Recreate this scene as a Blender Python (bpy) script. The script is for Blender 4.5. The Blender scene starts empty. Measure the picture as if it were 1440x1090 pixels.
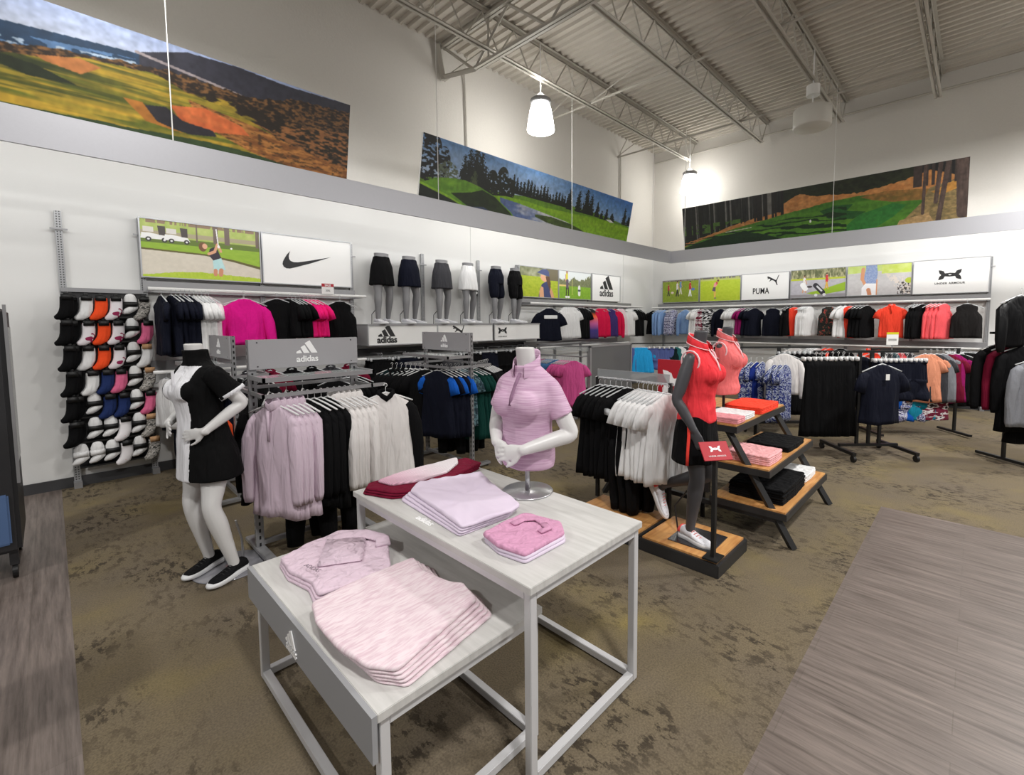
import bpy, bmesh, math, random
import numpy as np
from mathutils import Vector, Matrix, noise as mnoise
random.seed(7)
SC = bpy.context.scene
COL = SC.collection
R_ = math.radians

# ---------------------------------------------------------------- helpers
def lin(c):
    return tuple(((x / 12.92) if x <= 0.04045 else ((x + 0.055) / 1.055) ** 2.4) for x in c)
def rgb(r, g, b):
    return lin((r / 255, g / 255, b / 255)) + (1,)

MATS = {}
def mat(name, col, rough=0.6, metal=0.0, vary=0.0, scale=30.0, bump=0.0, trans=0.0, alpha=1.0, emit=None, estr=0.0, sheen=0.0, coord='Object'):
    if name in MATS: return MATS[name]
    m = bpy.data.materials.new(name); m.use_nodes = True
    nt = m.node_tree; b = nt.nodes['Principled BSDF']
    b.inputs['Base Color'].default_value = col
    b.inputs['Roughness'].default_value = rough
    if name.startswith('cloth_'): b.inputs['Specular IOR Level'].default_value = .15
    b.inputs['Metallic'].default_value = metal
    if trans: b.inputs['Transmission Weight'].default_value = trans
    if alpha < 1: b.inputs['Alpha'].default_value = alpha
    if sheen: b.inputs['Sheen Weight'].default_value = sheen
    if emit is not None:
        b.inputs['Emission Color'].default_value = emit; b.inputs['Emission Strength'].default_value = estr
    if vary or bump:
        tc = nt.nodes.new('ShaderNodeTexCoord'); nz = nt.nodes.new('ShaderNodeTexNoise')
        nz.inputs['Scale'].default_value = scale; nz.inputs['Detail'].default_value = 3
        nt.links.new(tc.outputs[coord], nz.inputs['Vector'])
        if vary:
            mx = nt.nodes.new('ShaderNodeMix'); mx.data_type = 'RGBA'
            mx.inputs['A'].default_value = tuple(c * (1 - vary) for c in col[:3]) + (1,)
            mx.inputs['B'].default_value = tuple(min(1, c * (1 + vary)) for c in col[:3]) + (1,)
            nt.links.new(nz.outputs['Fac'], mx.inputs['Factor']); nt.links.new(mx.outputs['Result'], b.inputs['Base Color'])
        if bump:
            bp = nt.nodes.new('ShaderNodeBump'); bp.inputs['Strength'].default_value = bump; bp.inputs['Distance'].default_value = 0.01
            nt.links.new(nz.outputs['Fac'], bp.inputs['Height']); nt.links.new(bp.outputs['Normal'], b.inputs['Normal'])
    MATS[name] = m
    return m

def fabric(name, r, g, b, **k):
    k.setdefault('vary', 0.10); k.setdefault('scale', 60)
    return mat(name, rgb(r, g, b), rough=k.pop('rough', 0.85), **k)

class G:
    """collects geometry for one mesh"""
    def __init__(s): s.v = []; s.f = []; s.m = []
    def add(s, vs, fs, mi=0, M=None):
        o = len(s.v)
        if M is not None: vs = [tuple(M @ Vector(p)) for p in vs]
        s.v += [tuple(p) for p in vs]; s.f += [tuple(i + o for i in f) for f in fs]; s.m += [mi] * len(fs)
        return s
    def box(s, x0, x1, y0, y1, z0, z1, mi=0, M=None, bev=0.0):
        if bev > 0:
            bm = bmesh.new(); bmesh.ops.create_cube(bm, size=1.0)
            for v in bm.verts: v.co = Vector(((x0 + x1) / 2 + v.co.x * (x1 - x0), (y0 + y1) / 2 + v.co.y * (y1 - y0), (z0 + z1) / 2 + v.co.z * (z1 - z0)))
            bmesh.ops.bevel(bm, geom=bm.edges[:], offset=bev, segments=2, affect='EDGES')
            bm.verts.index_update()
            s.add([v.co[:] for v in bm.verts], [[v.index for v in f.verts] for f in bm.faces], mi, M); bm.free(); return s
        vs = [(x0, y0, z0), (x1, y0, z0), (x1, y1, z0), (x0, y1, z0), (x0, y0, z1), (x1, y0, z1), (x1, y1, z1), (x0, y1, z1)]
        return s.add(vs, [(0, 3, 2, 1), (4, 5, 6, 7), (0, 1, 5, 4), (1, 2, 6, 5), (2, 3, 7, 6), (3, 0, 4, 7)], mi, M)
    def ring_loft(s, rings, mi=0, cap=True, closed=True, M=None):
        n = len(rings[0]); vs = [p for r in rings for p in r]; fs = []
        for i in range(len(rings) - 1):
            for j in range(n if closed else n - 1):
                k = (j + 1) % n
                fs.append((i * n + j, i * n + k, (i + 1) * n + k, (i + 1) * n + j))
        if cap:
            fs.append(tuple(range(n - 1, -1, -1))); L = (len(rings) - 1) * n; fs.append(tuple(L + j for j in range(n)))
        return s.add(vs, fs, mi, M)
    def tube(s, pts, rx, ry=None, n=10, mi=0, up=(0, 0, 1), M=None, round_cap=False, cap=True):
        """sweep an ellipse along pts. rx (across), ry (along the transported up) may be lists"""
        P = [Vector(p) for p in pts]
        if not isinstance(rx, (list, tuple)): rx = [rx] * len(P)
        if ry is None: ry = rx
        if not isinstance(ry, (list, tuple)): ry = [ry] * len(P)
        rx = list(rx); ry = list(ry)
        if round_cap:
            d0 = (P[0] - P[1]).normalized(); d1 = (P[-1] - P[-2]).normalized()
            r0 = min(rx[0], ry[0]); r1 = min(rx[-1], ry[-1])
            pre = [(0.95, .3), (0.6, .8)]
            P = [P[0] + d0 * r0 * a for a, _ in pre] + P + [P[-1] + d1 * r1 * a for a, _ in reversed(pre)]
            rx = [rx[0] * b for _, b in pre] + rx + [rx[-1] * b for _, b in reversed(pre)]
            ry = [ry[0] * b for _, b in pre] + ry + [ry[-1] * b for _, b in reversed(pre)]
        T = []
        for i in range(len(P)):
            a = P[max(i - 1, 0)]; b = P[min(i + 1, len(P) - 1)]
            T.append((b - a).normalized())
        u = Vector(up)
        if abs(u.dot(T[0])) > 0.95: u = Vector((0, 1, 0)) if abs(T[0].y) < .9 else Vector((1, 0, 0))
        rings = []
        for i, p in enumerate(P):
            u = (u - T[i] * u.dot(T[i])).normalized(); w = T[i].cross(u)
            rings.append([tuple(p + w * (rx[i] * math.cos(2 * math.pi * k / n)) + u * (ry[i] * math.sin(2 * math.pi * k / n))) for k in range(n)])
        return s.ring_loft(rings, mi, cap, True, M)
    def cyl(s, p0, p1, r, n=12, mi=0, M=None): return s.tube([p0, p1], r, None, n, mi, M=M)
    def lathe(s, prof, n=24, mi=0, M=None):
        rings = [[(r * math.cos(2 * math.pi * k / n), r * math.sin(2 * math.pi * k / n), z) for k in range(n)] for r, z in prof]
        return s.ring_loft(rings, mi, True, True, M)
    def ell(s, c, r, n=16, mi=0, M=None):
        rings = []
        for i in range(1, n // 2):
            a = math.pi * i / (n // 2)
            rings.append([(c[0] + r[0] * math.sin(a) * math.cos(2 * math.pi * k / n), c[1] + r[1] * math.sin(a) * math.sin(2 * math.pi * k / n), c[2] - r[2] * math.cos(a)) for k in range(n)])
        return s.ring_loft(rings, mi, True, True, M)
    def mesh(s, name, mats=(), smooth=False):
        me = bpy.data.meshes.new(name); me.from_pydata(s.v, [], s.f)
        for m in (mats if isinstance(mats, (list, tuple)) else [mats]): me.materials.append(m)
        me.polygons.foreach_set('material_index', s.m)
        if smooth: me.polygons.foreach_set('use_smooth', [True] * len(s.f))
        me.update(); return me
    def build(s, name, mats, parent=None, smooth=False, loc=None, rz=None):
        o = bpy.data.objects.new(name, s.mesh(name, mats, smooth)); COL.objects.link(o)
        if parent: o.parent = parent
        if loc: o.location = loc
        if rz is not None: o.rotation_euler.z = rz
        return o

def obj(name, me, parent=None, loc=None, rz=None):
    o = bpy.data.objects.new(name, me); COL.objects.link(o)
    if parent: o.parent = parent
    if loc: o.location = loc
    if rz is not None: o.rotation_euler.z = rz
    return o
def tag(o, label, cat, group=None, kind=None):
    o['label'] = label; o['category'] = cat
    if group: o['group'] = group
    if kind: o['kind'] = kind
    return o
def thing(name, label, cat, loc=(0, 0, 0), rz=0.0, group=None):
    o = bpy.data.objects.new(name, None); COL.objects.link(o); o.empty_display_size = .1
    o.location = loc; o.rotation_euler = (0, 0, rz)
    return tag(o, label, cat, group)
def struct(o):
    o['kind'] = 'structure'; return o
def box_obj(name, m, x0, x1, y0, y1, z0, z1, parent=None, bev=0.0):
    return G().box(x0, x1, y0, y1, z0, z1, bev=bev).build(name, m, parent)

TMP = bpy.data.scenes.new('workbench')
def bake(o):
    'evaluate one object alone, in a scratch scene'
    TMP.collection.objects.link(o); vl = TMP.view_layers[0]; vl.update()
    me = bpy.data.meshes.new_from_object(o.evaluated_get(vl.depsgraph)); TMP.collection.objects.unlink(o); return me
def text_mesh(body, size, depth=0.002, bold=0.0, spacing=1.0):
    cu = bpy.data.curves.new('t', 'FONT'); cu.body = body; cu.size = size; cu.extrude = depth; cu.offset = bold
    cu.align_x = 'CENTER'; cu.space_character = spacing
    o = bpy.data.objects.new('t', cu); me = bake(o)
    bpy.data.objects.remove(o); bpy.data.curves.remove(cu)
    return me
def poly_ext(g, pts, z0, z1, mi=0):
    """extrude a simple xy polygon (triangulated) between z0 and z1"""
    bm = bmesh.new(); vs = [bm.verts.new((x, y, z1)) for x, y in pts]; f = bm.faces.new(vs); f.normal_update(); bm.verts.index_update()
    flip = f.normal.z < 0
    bmesh.ops.triangulate(bm, faces=[f], ngon_method='EAR_CLIP'); bm.verts.index_update()
    n = len(pts)
    top = [[v.index for v in (list(f.verts)[::-1] if flip else f.verts)] for f in bm.faces]; bm.free()
    vv = [(x, y, z1) for x, y in pts] + [(x, y, z0) for x, y in pts]
    fs = [tuple(t) for t in top] + [tuple(n + i for i in reversed(t)) for t in top] + [(i, (i + 1) % n, n + (i + 1) % n, n + i) for i in range(n)]
    g.add(vv, fs, mi)

def catmull(P, k=6, closed=True):
    out = []; n = len(P)
    for i in range(n if closed else n - 1):
        p0 = P[(i - 1) % n] if closed or i > 0 else P[i]; p1 = P[i]; p2 = P[(i + 1) % n]; p3 = P[(i + 2) % n] if closed or i < n - 2 else P[i + 1]
        for j in range(k):
            t = j / k
            out.append(tuple(0.5 * (2 * b + (c - a) * t + (2 * a - 5 * b + 4 * c - d) * t * t + (3 * b - a - 3 * c + d) * t ** 3) for a, b, c, d in zip(p0, p1, p2, p3)))
    if not closed: out.append(tuple(P[-1]))
    return out

# ---- logos: xy plane meshes, unit-ish size, facing +z, later stood up with M
def logo_stripes(g, w, cx=0, cy=0, z=0.002):
    """three slanted bars forming a triangle, width w"""
    s = w / 100.0
    def P(*pts): return [((cx + (x - 50) * s), (cy + y * s)) for x, y in pts]
    poly_ext(g, P((0, 0), (26, 0), (17, 17), (1, 8)), 0, z)
    poly_ext(g, P((34, 0), (60, 0), (38, 39), (20, 29)), 0, z)
    poly_ext(g, P((69, 0), (97, 0), (62, 61), (39, 48)), 0, z)
def logo_swoosh(g, w, cx=0, cy=0, z=0.002):
    s = w / 100.0
    P = [(16, 37), (10, 30), (5, 22), (1, 14), (0, 8), (2, 3), (7, 0), (14, 0), (24, 3), (38, 8), (58, 15), (78, 23), (100, 32), (78, 26), (58, 21), (42, 17), (30, 14.5), (22, 14), (16, 16), (13, 20), (12.5, 26), (14, 32)]
    poly_ext(g, [(cx + (x - 50) * s, cy + (y - 16) * s) for x, y in P], 0, z)
def logo_ua(g, w, cx=0, cy=0, z=0.002):
    s = w / 100.0
    half = [(0, -11), (22, -8.5), (37, -1), (46, 10), (50, 28), (38, 26), (27, 21), (24, 12), (16, 3), (0, -3.5)]
    full = half + [(-x, y) for x, y in reversed(half)][1:-1]
    poly_ext(g, [(cx + x * s, cy + y * s) for x, y in full], 0, z); poly_ext(g, [(cx + x * s, cy - y * s) for x, y in reversed(full)], 0, z * 1.1)
def logo_cat(g, w, cx=0, cy=0, z=0.002):
    s = w / 100.0
    P = [(0, 74), (6, 82), (14, 80), (22, 76), (40, 66), (58, 55), (70, 48), (78, 52), (84, 66), (90, 84), (100, 92), (95, 80), (88, 58), (82, 46),
         (80, 34), (84, 16), (88, 4), (82, 2), (76, 14), (68, 32), (56, 42), (42, 48), (34, 46), (24, 38), (16, 40), (26, 48), (28, 58), (18, 62), (8, 58), (2, 62), (10, 68)]
    poly_ext(g, [(cx + (x - 50) * s, cy + y * s) for x, y in P], 0, z)
def stand(g_or_me, name, m, parent, x, y, z, rz=0.0, tilt=math.pi / 2):
    """place an xy-plane mesh upright: local x stays x, local y becomes z, facing -y, then rz"""
    me = g_or_me.mesh(name, m) if isinstance(g_or_me, G) else g_or_me
    if not isinstance(g_or_me, G):
        me.materials.clear(); me.materials.append(m)
    o = obj(name, me, parent); o.location = (x, y, z); o.rotation_euler = (tilt, 0, rz); return o

# ---------------------------------------------------------------- camera
cam_d = bpy.data.cameras.new('camera'); cam = bpy.data.objects.new('camera', cam_d); COL.objects.link(cam)
yw, pt, rl = R_(-43.0831), R_(4.0306), R_(0.2572)
fw = np.array([math.cos(yw) * math.cos(pt), math.sin(yw) * math.cos(pt), -math.sin(pt)])
rt = np.array([-math.sin(yw), math.cos(yw), 0.0]); dn = np.cross(fw, rt)
if dn[2] > 0: dn = -dn
rr = math.cos(rl) * rt + math.sin(rl) * dn; dd = -math.sin(rl) * rt + math.cos(rl) * dn
S_ = np.array([1, -1, 1]); rr = rr * S_; dd = dd * S_; fw = fw * S_
cam.matrix_world = Matrix(((rr[0], -dd[0], -fw[0], 0), (rr[1], -dd[1], -fw[1], 0), (rr[2], -dd[2], -fw[2], 1.62), (0, 0, 0, 1)))
cam_d.sensor_width = 36; cam_d.lens = 36 * 649.97 / 1440
cam_d.shift_x = -(765.24 - 720) / 1440; cam_d.shift_y = (498.25 - 545) / 1440
cam_d.clip_start = 0.05; cam_d.clip_end = 100
SC.camera = cam
SC.view_settings.view_transform = 'Standard'; SC.view_settings.look = 'None'; SC.view_settings.gamma = 1; SC.view_settings.exposure = -0.08
SC.view_settings.use_curve_mapping = False

# ---------------------------------------------------------------- shared materials
M_white = mat('painted_white', rgb(232, 232, 230), 0.5)
M_metal = mat('grey_metal', rgb(150, 150, 152), 0.38, 0.35)
M_steel = mat('brushed_steel', rgb(185, 185, 188), 0.3, 0.8)
M_dkmetal = mat('charcoal_metal', rgb(52, 52, 54), 0.45, 0.3)
M_black = mat('black_paint', rgb(18, 18, 19), 0.5)
M_header = mat('header_grey', rgb(158, 157, 160), 0.5, 0.1, vary=0.04, scale=8)
M_frame = mat('silver_frame', rgb(176, 177, 180), 0.35, 0.5)
M_logo_w = mat('logo_white', rgb(245, 245, 245), 0.4)
M_logo_k = mat('logo_black', rgb(25, 25, 27), 0.5)
M_panel = mat('logo_board_white', rgb(240, 240, 238), 0.5)
M_hang = mat('clear_plastic', rgb(225, 228, 230), 0.15, alpha=0.75)
M_hangw = mat('white_hanger', rgb(225, 225, 225), 0.4)
M_red = mat('red_board', rgb(178, 22, 40), 0.5)
def slot_mat(name, col, dark, pitch=0.0254, coord_axis='Z', duty=0.5):
    """metal strip with a column of punched slots running up it"""
    m = mat(name, col, 0.4, 0.3); nt = m.node_tree; b = nt.nodes['Principled BSDF']
    tc = nt.nodes.new('ShaderNodeTexCoord'); sp = nt.nodes.new('ShaderNodeSeparateXYZ'); nt.links.new(tc.outputs['Object'], sp.inputs[0])
    def math_(op, a, bv):
        n = nt.nodes.new('ShaderNodeMath'); n.operation = op
        nt.links.new(a, n.inputs[0])
        if isinstance(bv, float): n.inputs[1].default_value = bv
        else: nt.links.new(bv, n.inputs[1])
        return n.outputs[0]
    fz = math_('FRACT', math_('DIVIDE', sp.outputs['Z'], pitch), 0.0)
    mz = math_('LESS_THAN', fz, duty)
    ax = math_('ABSOLUTE', sp.outputs['X'], 0.0)
    if coord_axis == 'XY2':
        inner = math_('COMPARE', ax, 0.010); inner.node.inputs[2].default_value = 0.005
    else:
        inner = math_('LESS_THAN', ax, 0.006)
        ay = math_('LESS_THAN', math_('ABSOLUTE', sp.outputs['Y'], 0.0), 0.006)
        inner = math_('MAXIMUM', inner, ay)
    f = math_('MULTIPLY', mz, inner)
    mx = nt.nodes.new('ShaderNodeMix'); mx.data_type = 'RGBA'; mx.inputs['A'].default_value = col; mx.inputs['B'].default_value = dark
    nt.links.new(f, mx.inputs['Factor']); nt.links.new(mx.outputs['Result'], b.inputs['Base Color'])
    return m
M_slot = slot_mat('slotted_upright', rgb(165, 166, 168), rgb(70, 70, 72), 0.024, 'XY2')
M_post = slot_mat('slotted_post', rgb(140, 140, 142), rgb(25, 25, 26), 0.05)
# ================================================================ SETTING
YL, XB, ZC = 6.507, 11.317, 6.07
def node_mat(name, rough=0.8):
    m = bpy.data.materials.new(name); m.use_nodes = True; MATS[name] = m
    b = m.node_tree.nodes['Principled BSDF']; b.inputs['Roughness'].default_value = rough
    return m, m.node_tree, b
def N(nt, t, **k):
    n = nt.nodes.new(t)
    for a, v in k.items():
        if a in n.inputs: n.inputs[a].default_value = v
        else: setattr(n, a, v)
    return n
def ramp(nt, src, stops, interp='LINEAR'):
    r = nt.nodes.new('ShaderNodeValToRGB'); nt.links.new(src, r.inputs[0]); e = r.color_ramp; e.interpolation = interp
    while len(e.elements) > 1: e.elements.remove(e.elements[-1])
    e.elements[0].position = stops[0][0]; e.elements[0].color = stops[0][1]
    for p, c in stops[1:]:
        x = e.elements.new(p); x.color = c
    return r
# carpet: olive brown, yellowish zones, dark streaky blotches, fine loop pile
m_carpet, nt, b = node_mat('carpet', 0.95)
tc = N(nt, 'ShaderNodeTexCoord'); mp = N(nt, 'ShaderNodeMapping'); mp.inputs['Scale'].default_value = (1, 1, 1); nt.links.new(tc.outputs['Object'], mp.inputs[0])
n1 = N(nt, 'ShaderNodeTexNoise', Scale=1.1, Detail=3.0, Roughness=0.6); nt.links.new(mp.outputs[0], n1.inputs['Vector'])
r1 = ramp(nt, n1.outputs['Fac'], [(0.36, rgb(104, 93, 77)), (0.54, rgb(109, 97, 75)), (0.66, rgb(118, 105, 72)), (0.74, rgb(140, 124, 68))])
mp2 = N(nt, 'ShaderNodeMapping'); mp2.inputs['Scale'].default_value = (6.0, 3.0, 1); mp2.inputs['Rotation'].default_value = (0, 0, .1); nt.links.new(tc.outputs['Object'], mp2.inputs[0])
n2 = N(nt, 'ShaderNodeTexNoise', Scale=3.4, Detail=6.0, Roughness=0.74); nt.links.new(mp2.outputs[0], n2.inputs['Vector'])
r2 = ramp(nt, n2.outputs['Fac'], [(0.515, (0, 0, 0, 1)), (0.56, (.9, .9, .9, 1))])
n2b = N(nt, 'ShaderNodeTexNoise', Scale=1.5, Detail=3.0); nt.links.new(tc.outputs['Object'], n2b.inputs['Vector'])
r2b = ramp(nt, n2b.outputs['Fac'], [(0.45, (0.05, .05, .05, 1)), (0.60, (1, 1, 1, 1))])
ml = N(nt, 'ShaderNodeMath', operation='MULTIPLY'); nt.links.new(r2.outputs[0], ml.inputs[0]); nt.links.new(r2b.outputs[0], ml.inputs[1])
mx = N(nt, 'ShaderNodeMix', data_type='RGBA'); nt.links.new(ml.outputs[0], mx.inputs['Factor']); nt.links.new(r1.outputs[0], mx.inputs['A']); mx.inputs['B'].default_value = rgb(50, 41, 28)
n3 = N(nt, 'ShaderNodeTexNoise', Scale=120.0, Detail=3.0); nt.links.new(tc.outputs['Object'], n3.inputs['Vector'])
hs = N(nt, 'ShaderNodeMix', data_type='RGBA', blend_type='MULTIPLY'); hs.inputs['Factor'].default_value = 0.6
r3 = ramp(nt, n3.outputs['Fac'], [(0.35, (.62, .62, .62, 1)), (0.65, (1.2, 1.2, 1.2, 1))]); nt.links.new(mx.outputs['Result'], hs.inputs['A']); nt.links.new(r3.outputs[0], hs.inputs['B'])
nt.links.new(hs.outputs['Result'], b.inputs['Base Color'])
bp = N(nt, 'ShaderNodeBump', Strength=0.35, Distance=0.01); nt.links.new(n3.outputs['Fac'], bp.inputs['Height']); nt.links.new(bp.outputs[0], b.inputs['Normal'])
# wood-look floor: planks along y
m_wood, nt, b = node_mat('vinyl_planks', 0.42)
tc = N(nt, 'ShaderNodeTexCoord'); mp = N(nt, 'ShaderNodeMapping'); mp.inputs['Rotation'].default_value = (0, 0, R_(90)); nt.links.new(tc.outputs['Object'], mp.inputs[0])
bk = N(nt, 'ShaderNodeTexBrick', Scale=1.0); bk.inputs['Brick Width'].default_value = 1.2; bk.inputs['Row Height'].default_value = 0.155; bk.inputs['Mortar Size'].default_value = 0.002
bk.inputs['Color1'].default_value = rgb(110, 100, 94); bk.inputs['Color2'].default_value = rgb(103, 93, 87); bk.inputs['Mortar'].default_value = rgb(98, 89, 82); bk.offset = 0.43
nt.links.new(mp.outputs[0], bk.inputs['Vector'])
mp3 = N(nt, 'ShaderNodeMapping'); mp3.inputs['Scale'].default_value = (17, .9, 1); nt.links.new(tc.outputs['Object'], mp3.inputs[0])
n4 = N(nt, 'ShaderNodeTexNoise', Scale=2.2, Detail=6.0, Roughness=0.7); nt.links.new(mp3.outputs[0], n4.inputs['Vector'])
r4 = ramp(nt, n4.outputs['Fac'], [(0.34, (.58, .55, .53, 1)), (0.5, (1.02, 1.02, 1.02, 1)), (0.66, (1.45, 1.45, 1.45, 1))])
mm = N(nt, 'ShaderNodeMix', data_type='RGBA', blend_type='MULTIPLY'); mm.inputs['Factor'].default_value = 1; nt.links.new(bk.outputs['Color'], mm.inputs['A']); nt.links.new(r4.outputs[0], mm.inputs['B'])
nt.links.new(mm.outputs['Result'], b.inputs['Base Color'])

g = G(); g.box(0.0, XB, 0.54, YL, -.05, 0); g.box(4.87, XB, -6, .54, -.05, 0)
struct(g.build('floor', m_carpet))
g = G(); g.box(-5, 0, -6, YL, -.05, 0); g.box(0, 4.87, -6, .54, -.05, 0)
struct(g.build('floor_walkway', m_wood))

def wall_mat(name, col, sc=260, b=0.12): return mat(name, col, 0.75, vary=0.03, scale=sc, bump=b)
m_wall = wall_mat('wall_paint', rgb(222, 222, 220))
m_up = wall_mat('block_wall_paint', rgb(212, 209, 203), 40, 0.25)
g = G(); g.box(-5, XB + .2, YL, YL + .2, 0, 3.3); struct(g.build('wall_left', m_wall))
g = G(); g.box(-5, XB + .2, YL, YL + .2, 3.3, ZC + .2); struct(g.build('wall_left_upper', m_up))
g = G(); g.box(XB, XB + .2, -6, YL, 0, 3.3); struct(g.build('wall_back', m_wall))
g = G(); g.box(XB, XB + .2, -6, YL, 3.3, ZC + .2); struct(g.build('wall_back_upper', m_up))
m_base = mat('rubber_baseboard', rgb(62, 62, 64), 0.6)
g = G(); g.box(-5, XB - .02, YL - .02, YL, 0, .10); struct(g.build('baseboard_left', m_base))
g = G(); g.box(XB - .02, XB, -6, YL, 0, .10); struct(g.build('baseboard_back', m_base))
# drywall joint covers
g = G()
for x in (5.1, 9.86): g.box(x - .012, x + .012, YL - .008, YL, .1, 3.3)
g.box(XB - .008, XB, 5.55, 5.575, .1, 3.3)
struct(g.build('trim_1', m_wall))

# corrugated steel deck, ribs along y
m_deck = mat('deck_paint', rgb(196, 190, 180), 0.7, vary=0.10, scale=3)
prof = []; x = -5.0; p = 0.152
while x < XB:
    prof += [(x, 0), (x + .045, 0), (x + .065, .04), (x + .132, .04)]; x += p
g = G(); vs = []; fs = []
ys = [-6, -2.2, YL]
for i, (px, pz) in enumerate(prof):
    for y in ys: vs.append((px, y, ZC + pz))
n = len(ys)
for i in range(len(prof) - 1):
    for j in range(n - 1): fs.append((i * n + j, i * n + j + 1, (i + 1) * n + j + 1, (i + 1) * n + j))
g.add(vs, fs); g.box(-5, XB, -6, YL, ZC + .08, ZC + .2)
struct(g.build('ceiling', m_deck))
m_joist = mat('joist_paint', rgb(184, 180, 171), 0.6)
# open-web bar joists along x
def joist(y, x0, x1, zb=5.53, zt=6.06, label=''):
    t = thing('bar_joist', label, 'roof joist', (0, y, 0), 0, 'open web joists under the roof deck')
    g = G()
    for s in (-1, 1): g.box(x0, x1, s * .012 + (0 if s > 0 else -.05), s * .012 + (.05 if s > 0 else 0), zt - .006, zt); g.box(x0, x1, s * .018 - .003, s * .018 + .003, zt - .05, zt)
    g.build('top_chord', m_joist, t)
    g = G()
    for s in (-1, 1): g.box(x0, x1 - .35, s * .012 + (0 if s > 0 else -.045), s * .012 + (.045 if s > 0 else 0), zb, zb + .006); g.box(x0, x1 - .35, s * .018 - .003, s * .018 + .003, zb, zb + .045)
    g.build('bottom_chord', m_joist, t)
    g = G(); x = x1 - .35; up = False; pts = [(x1 - .05, 0, zt - .03)]
    while x > x0:
        pts.append((x, 0, (zt - .03) if up else (zb + .02))); up = not up; x -= .31
    for a, b_ in zip(pts, pts[1:]): g.cyl(a, b_, .011, 6)
    g.build('web', m_joist, t)
JY = [(5.33, 'bar joist nearest the left wall, above both lit pendants'), (3.65, 'second bar joist out from the left wall'), (2.14, 'third bar joist out from the left wall, behind the unlit drum fixture'),
      (.68, 'fourth bar joist out from the left wall, ending above the pine banner')]
for y, lb in JY: joist(y, -5, XB - .02, label=lb)
# joist girder running out from the left wall (along y) and angled bridging
t = thing('joist_girder', 'deep steel truss running out from the left wall just right of the dune banner', 'roof truss', (4.55, 0, 0))
g = G()
for s in (-1, 1): g.box(s * .03 - .02, s * .03 + .02, -6, YL - .05, 5.98, 6.02)
g.build('top_chord', m_joist, t)
g = G()
for s in (-1, 1): g.box(s * .028 - .02, s * .028 + .02, -6, YL - .9, 5.36, 5.40)
g.build('bottom_chord', m_joist, t)
g = G(); y = YL - .1; up = True; pts = []
while y > -6:
    pts.append((0, y, 5.98 if up else 5.38)); up = not up; y -= .75
for a, b_ in zip(pts, pts[1:]): g.tube([a, b_], .022, .022, 4)
for yy in (5.33, 3.65, 2.14, .68): g.tube([(0, yy, 5.38), (0, yy, 5.98)], .02, .02, 4)
g.build('web', m_joist, t)
g = G(); g.tube([(0, YL - .06, 5.55), (0, YL - .9, 5.38)], .04, .04, 4); g.tube([(0, YL - .06, 5.5), (.5, YL - .6, 6.0)], .035, .035, 4); g.tube([(0, YL - .07, 5.5), (-.1, YL - .07, 6.0)], .05, .05, 4)
g.build('bearing_brace', m_joist, t)
def bridging(x, label, zb=5.56, x2=0):
    g = G()
    g.box(x - .02, x + .02, -6, YL - .02, zb - .004, zb); g.box(x - .002, x + .002, -6, YL - .02, zb - .03, zb)
    ys_ = [YL, 5.33, 3.65, 2.14, .68, -.8]
    for a, b_ in zip(ys_, ys_[1:]): g.tube([(x, a, zb), (x, b_, 6.02)], .012, .012, 4); 
    tag(g.build('bridging_bar', m_joist), label, 'roof brace', 'cross braces between the joists')
bridging(6.9, 'thin cross brace spanning the joists above the nearer lit pendant')
bridging(9.55, 'thin cross brace spanning the joists nearest the far corner')
# piping along the back wall and conduits on the left wall
g = G(); g.cyl((XB - .06, -6, 5.74), (XB - .06, YL - .05, 5.8), .02, 8)
tag(g.build('wall_pipe', m_joist), 'thin painted pipe running high along the back wall under the deck', 'pipe')
g = G(); g.tube([(4.9, YL - .25, 5.95), (4.97, YL - .05, 5.8), (5.0, YL - .03, 5.6), (5.05, YL - .03, 3.4)], .014, None, 8)
tag(g.build('conduit', m_joist), 'painted conduit dropping down the left wall to the middle of the fairway banner', 'conduit', 'conduits on the left wall')
g = G(); g.tube([(9.62, YL - .25, 5.95), (9.66, YL - .03, 5.7), (9.68, YL - .03, 3.4)], .016, None, 8)
tag(g.build('conduit', m_joist), 'painted conduit dropping down the left wall close to the far corner', 'conduit', 'conduits on the left wall')

# hung light valance (silver fascia) around both walls
m_fas = mat('silver_fascia', rgb(196, 197, 203), 0.5, 0.4, vary=0.03, scale=60)
t = thing('valance', 'long silver light valance hung in front of the left and back walls', 'light valance')
YF, XF = YL - 1.116, XB - 1.116
g = G(); g.box(-5, XF, YF, YF + .03, 2.994, 3.273); g.box(XF, XF + .03, -6, YF + .03, 2.994, 3.273)
g.build('fascia', m_fas, t)
g = G()
g.box(-5, XF, YF + .03, YF + .16, 3.205, 3.225); g.box(XF + .03, XF + .16, -6, YF + .03, 3.205, 3.225)
g.build('light_tray', M_white, t)
for x, y in ((-1.9, YF), (.86, YF), (3.69, YF), (6.51, YF), (9.33, YF), (XF, 5.055), (XF, 2.08), (XF, -.9)): G().cyl((x, y, 3.27), (x, y, 6.0), .005, 6).build('hanging_wire', mat('wire_white', rgb(235, 235, 232), .5), t)

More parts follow.
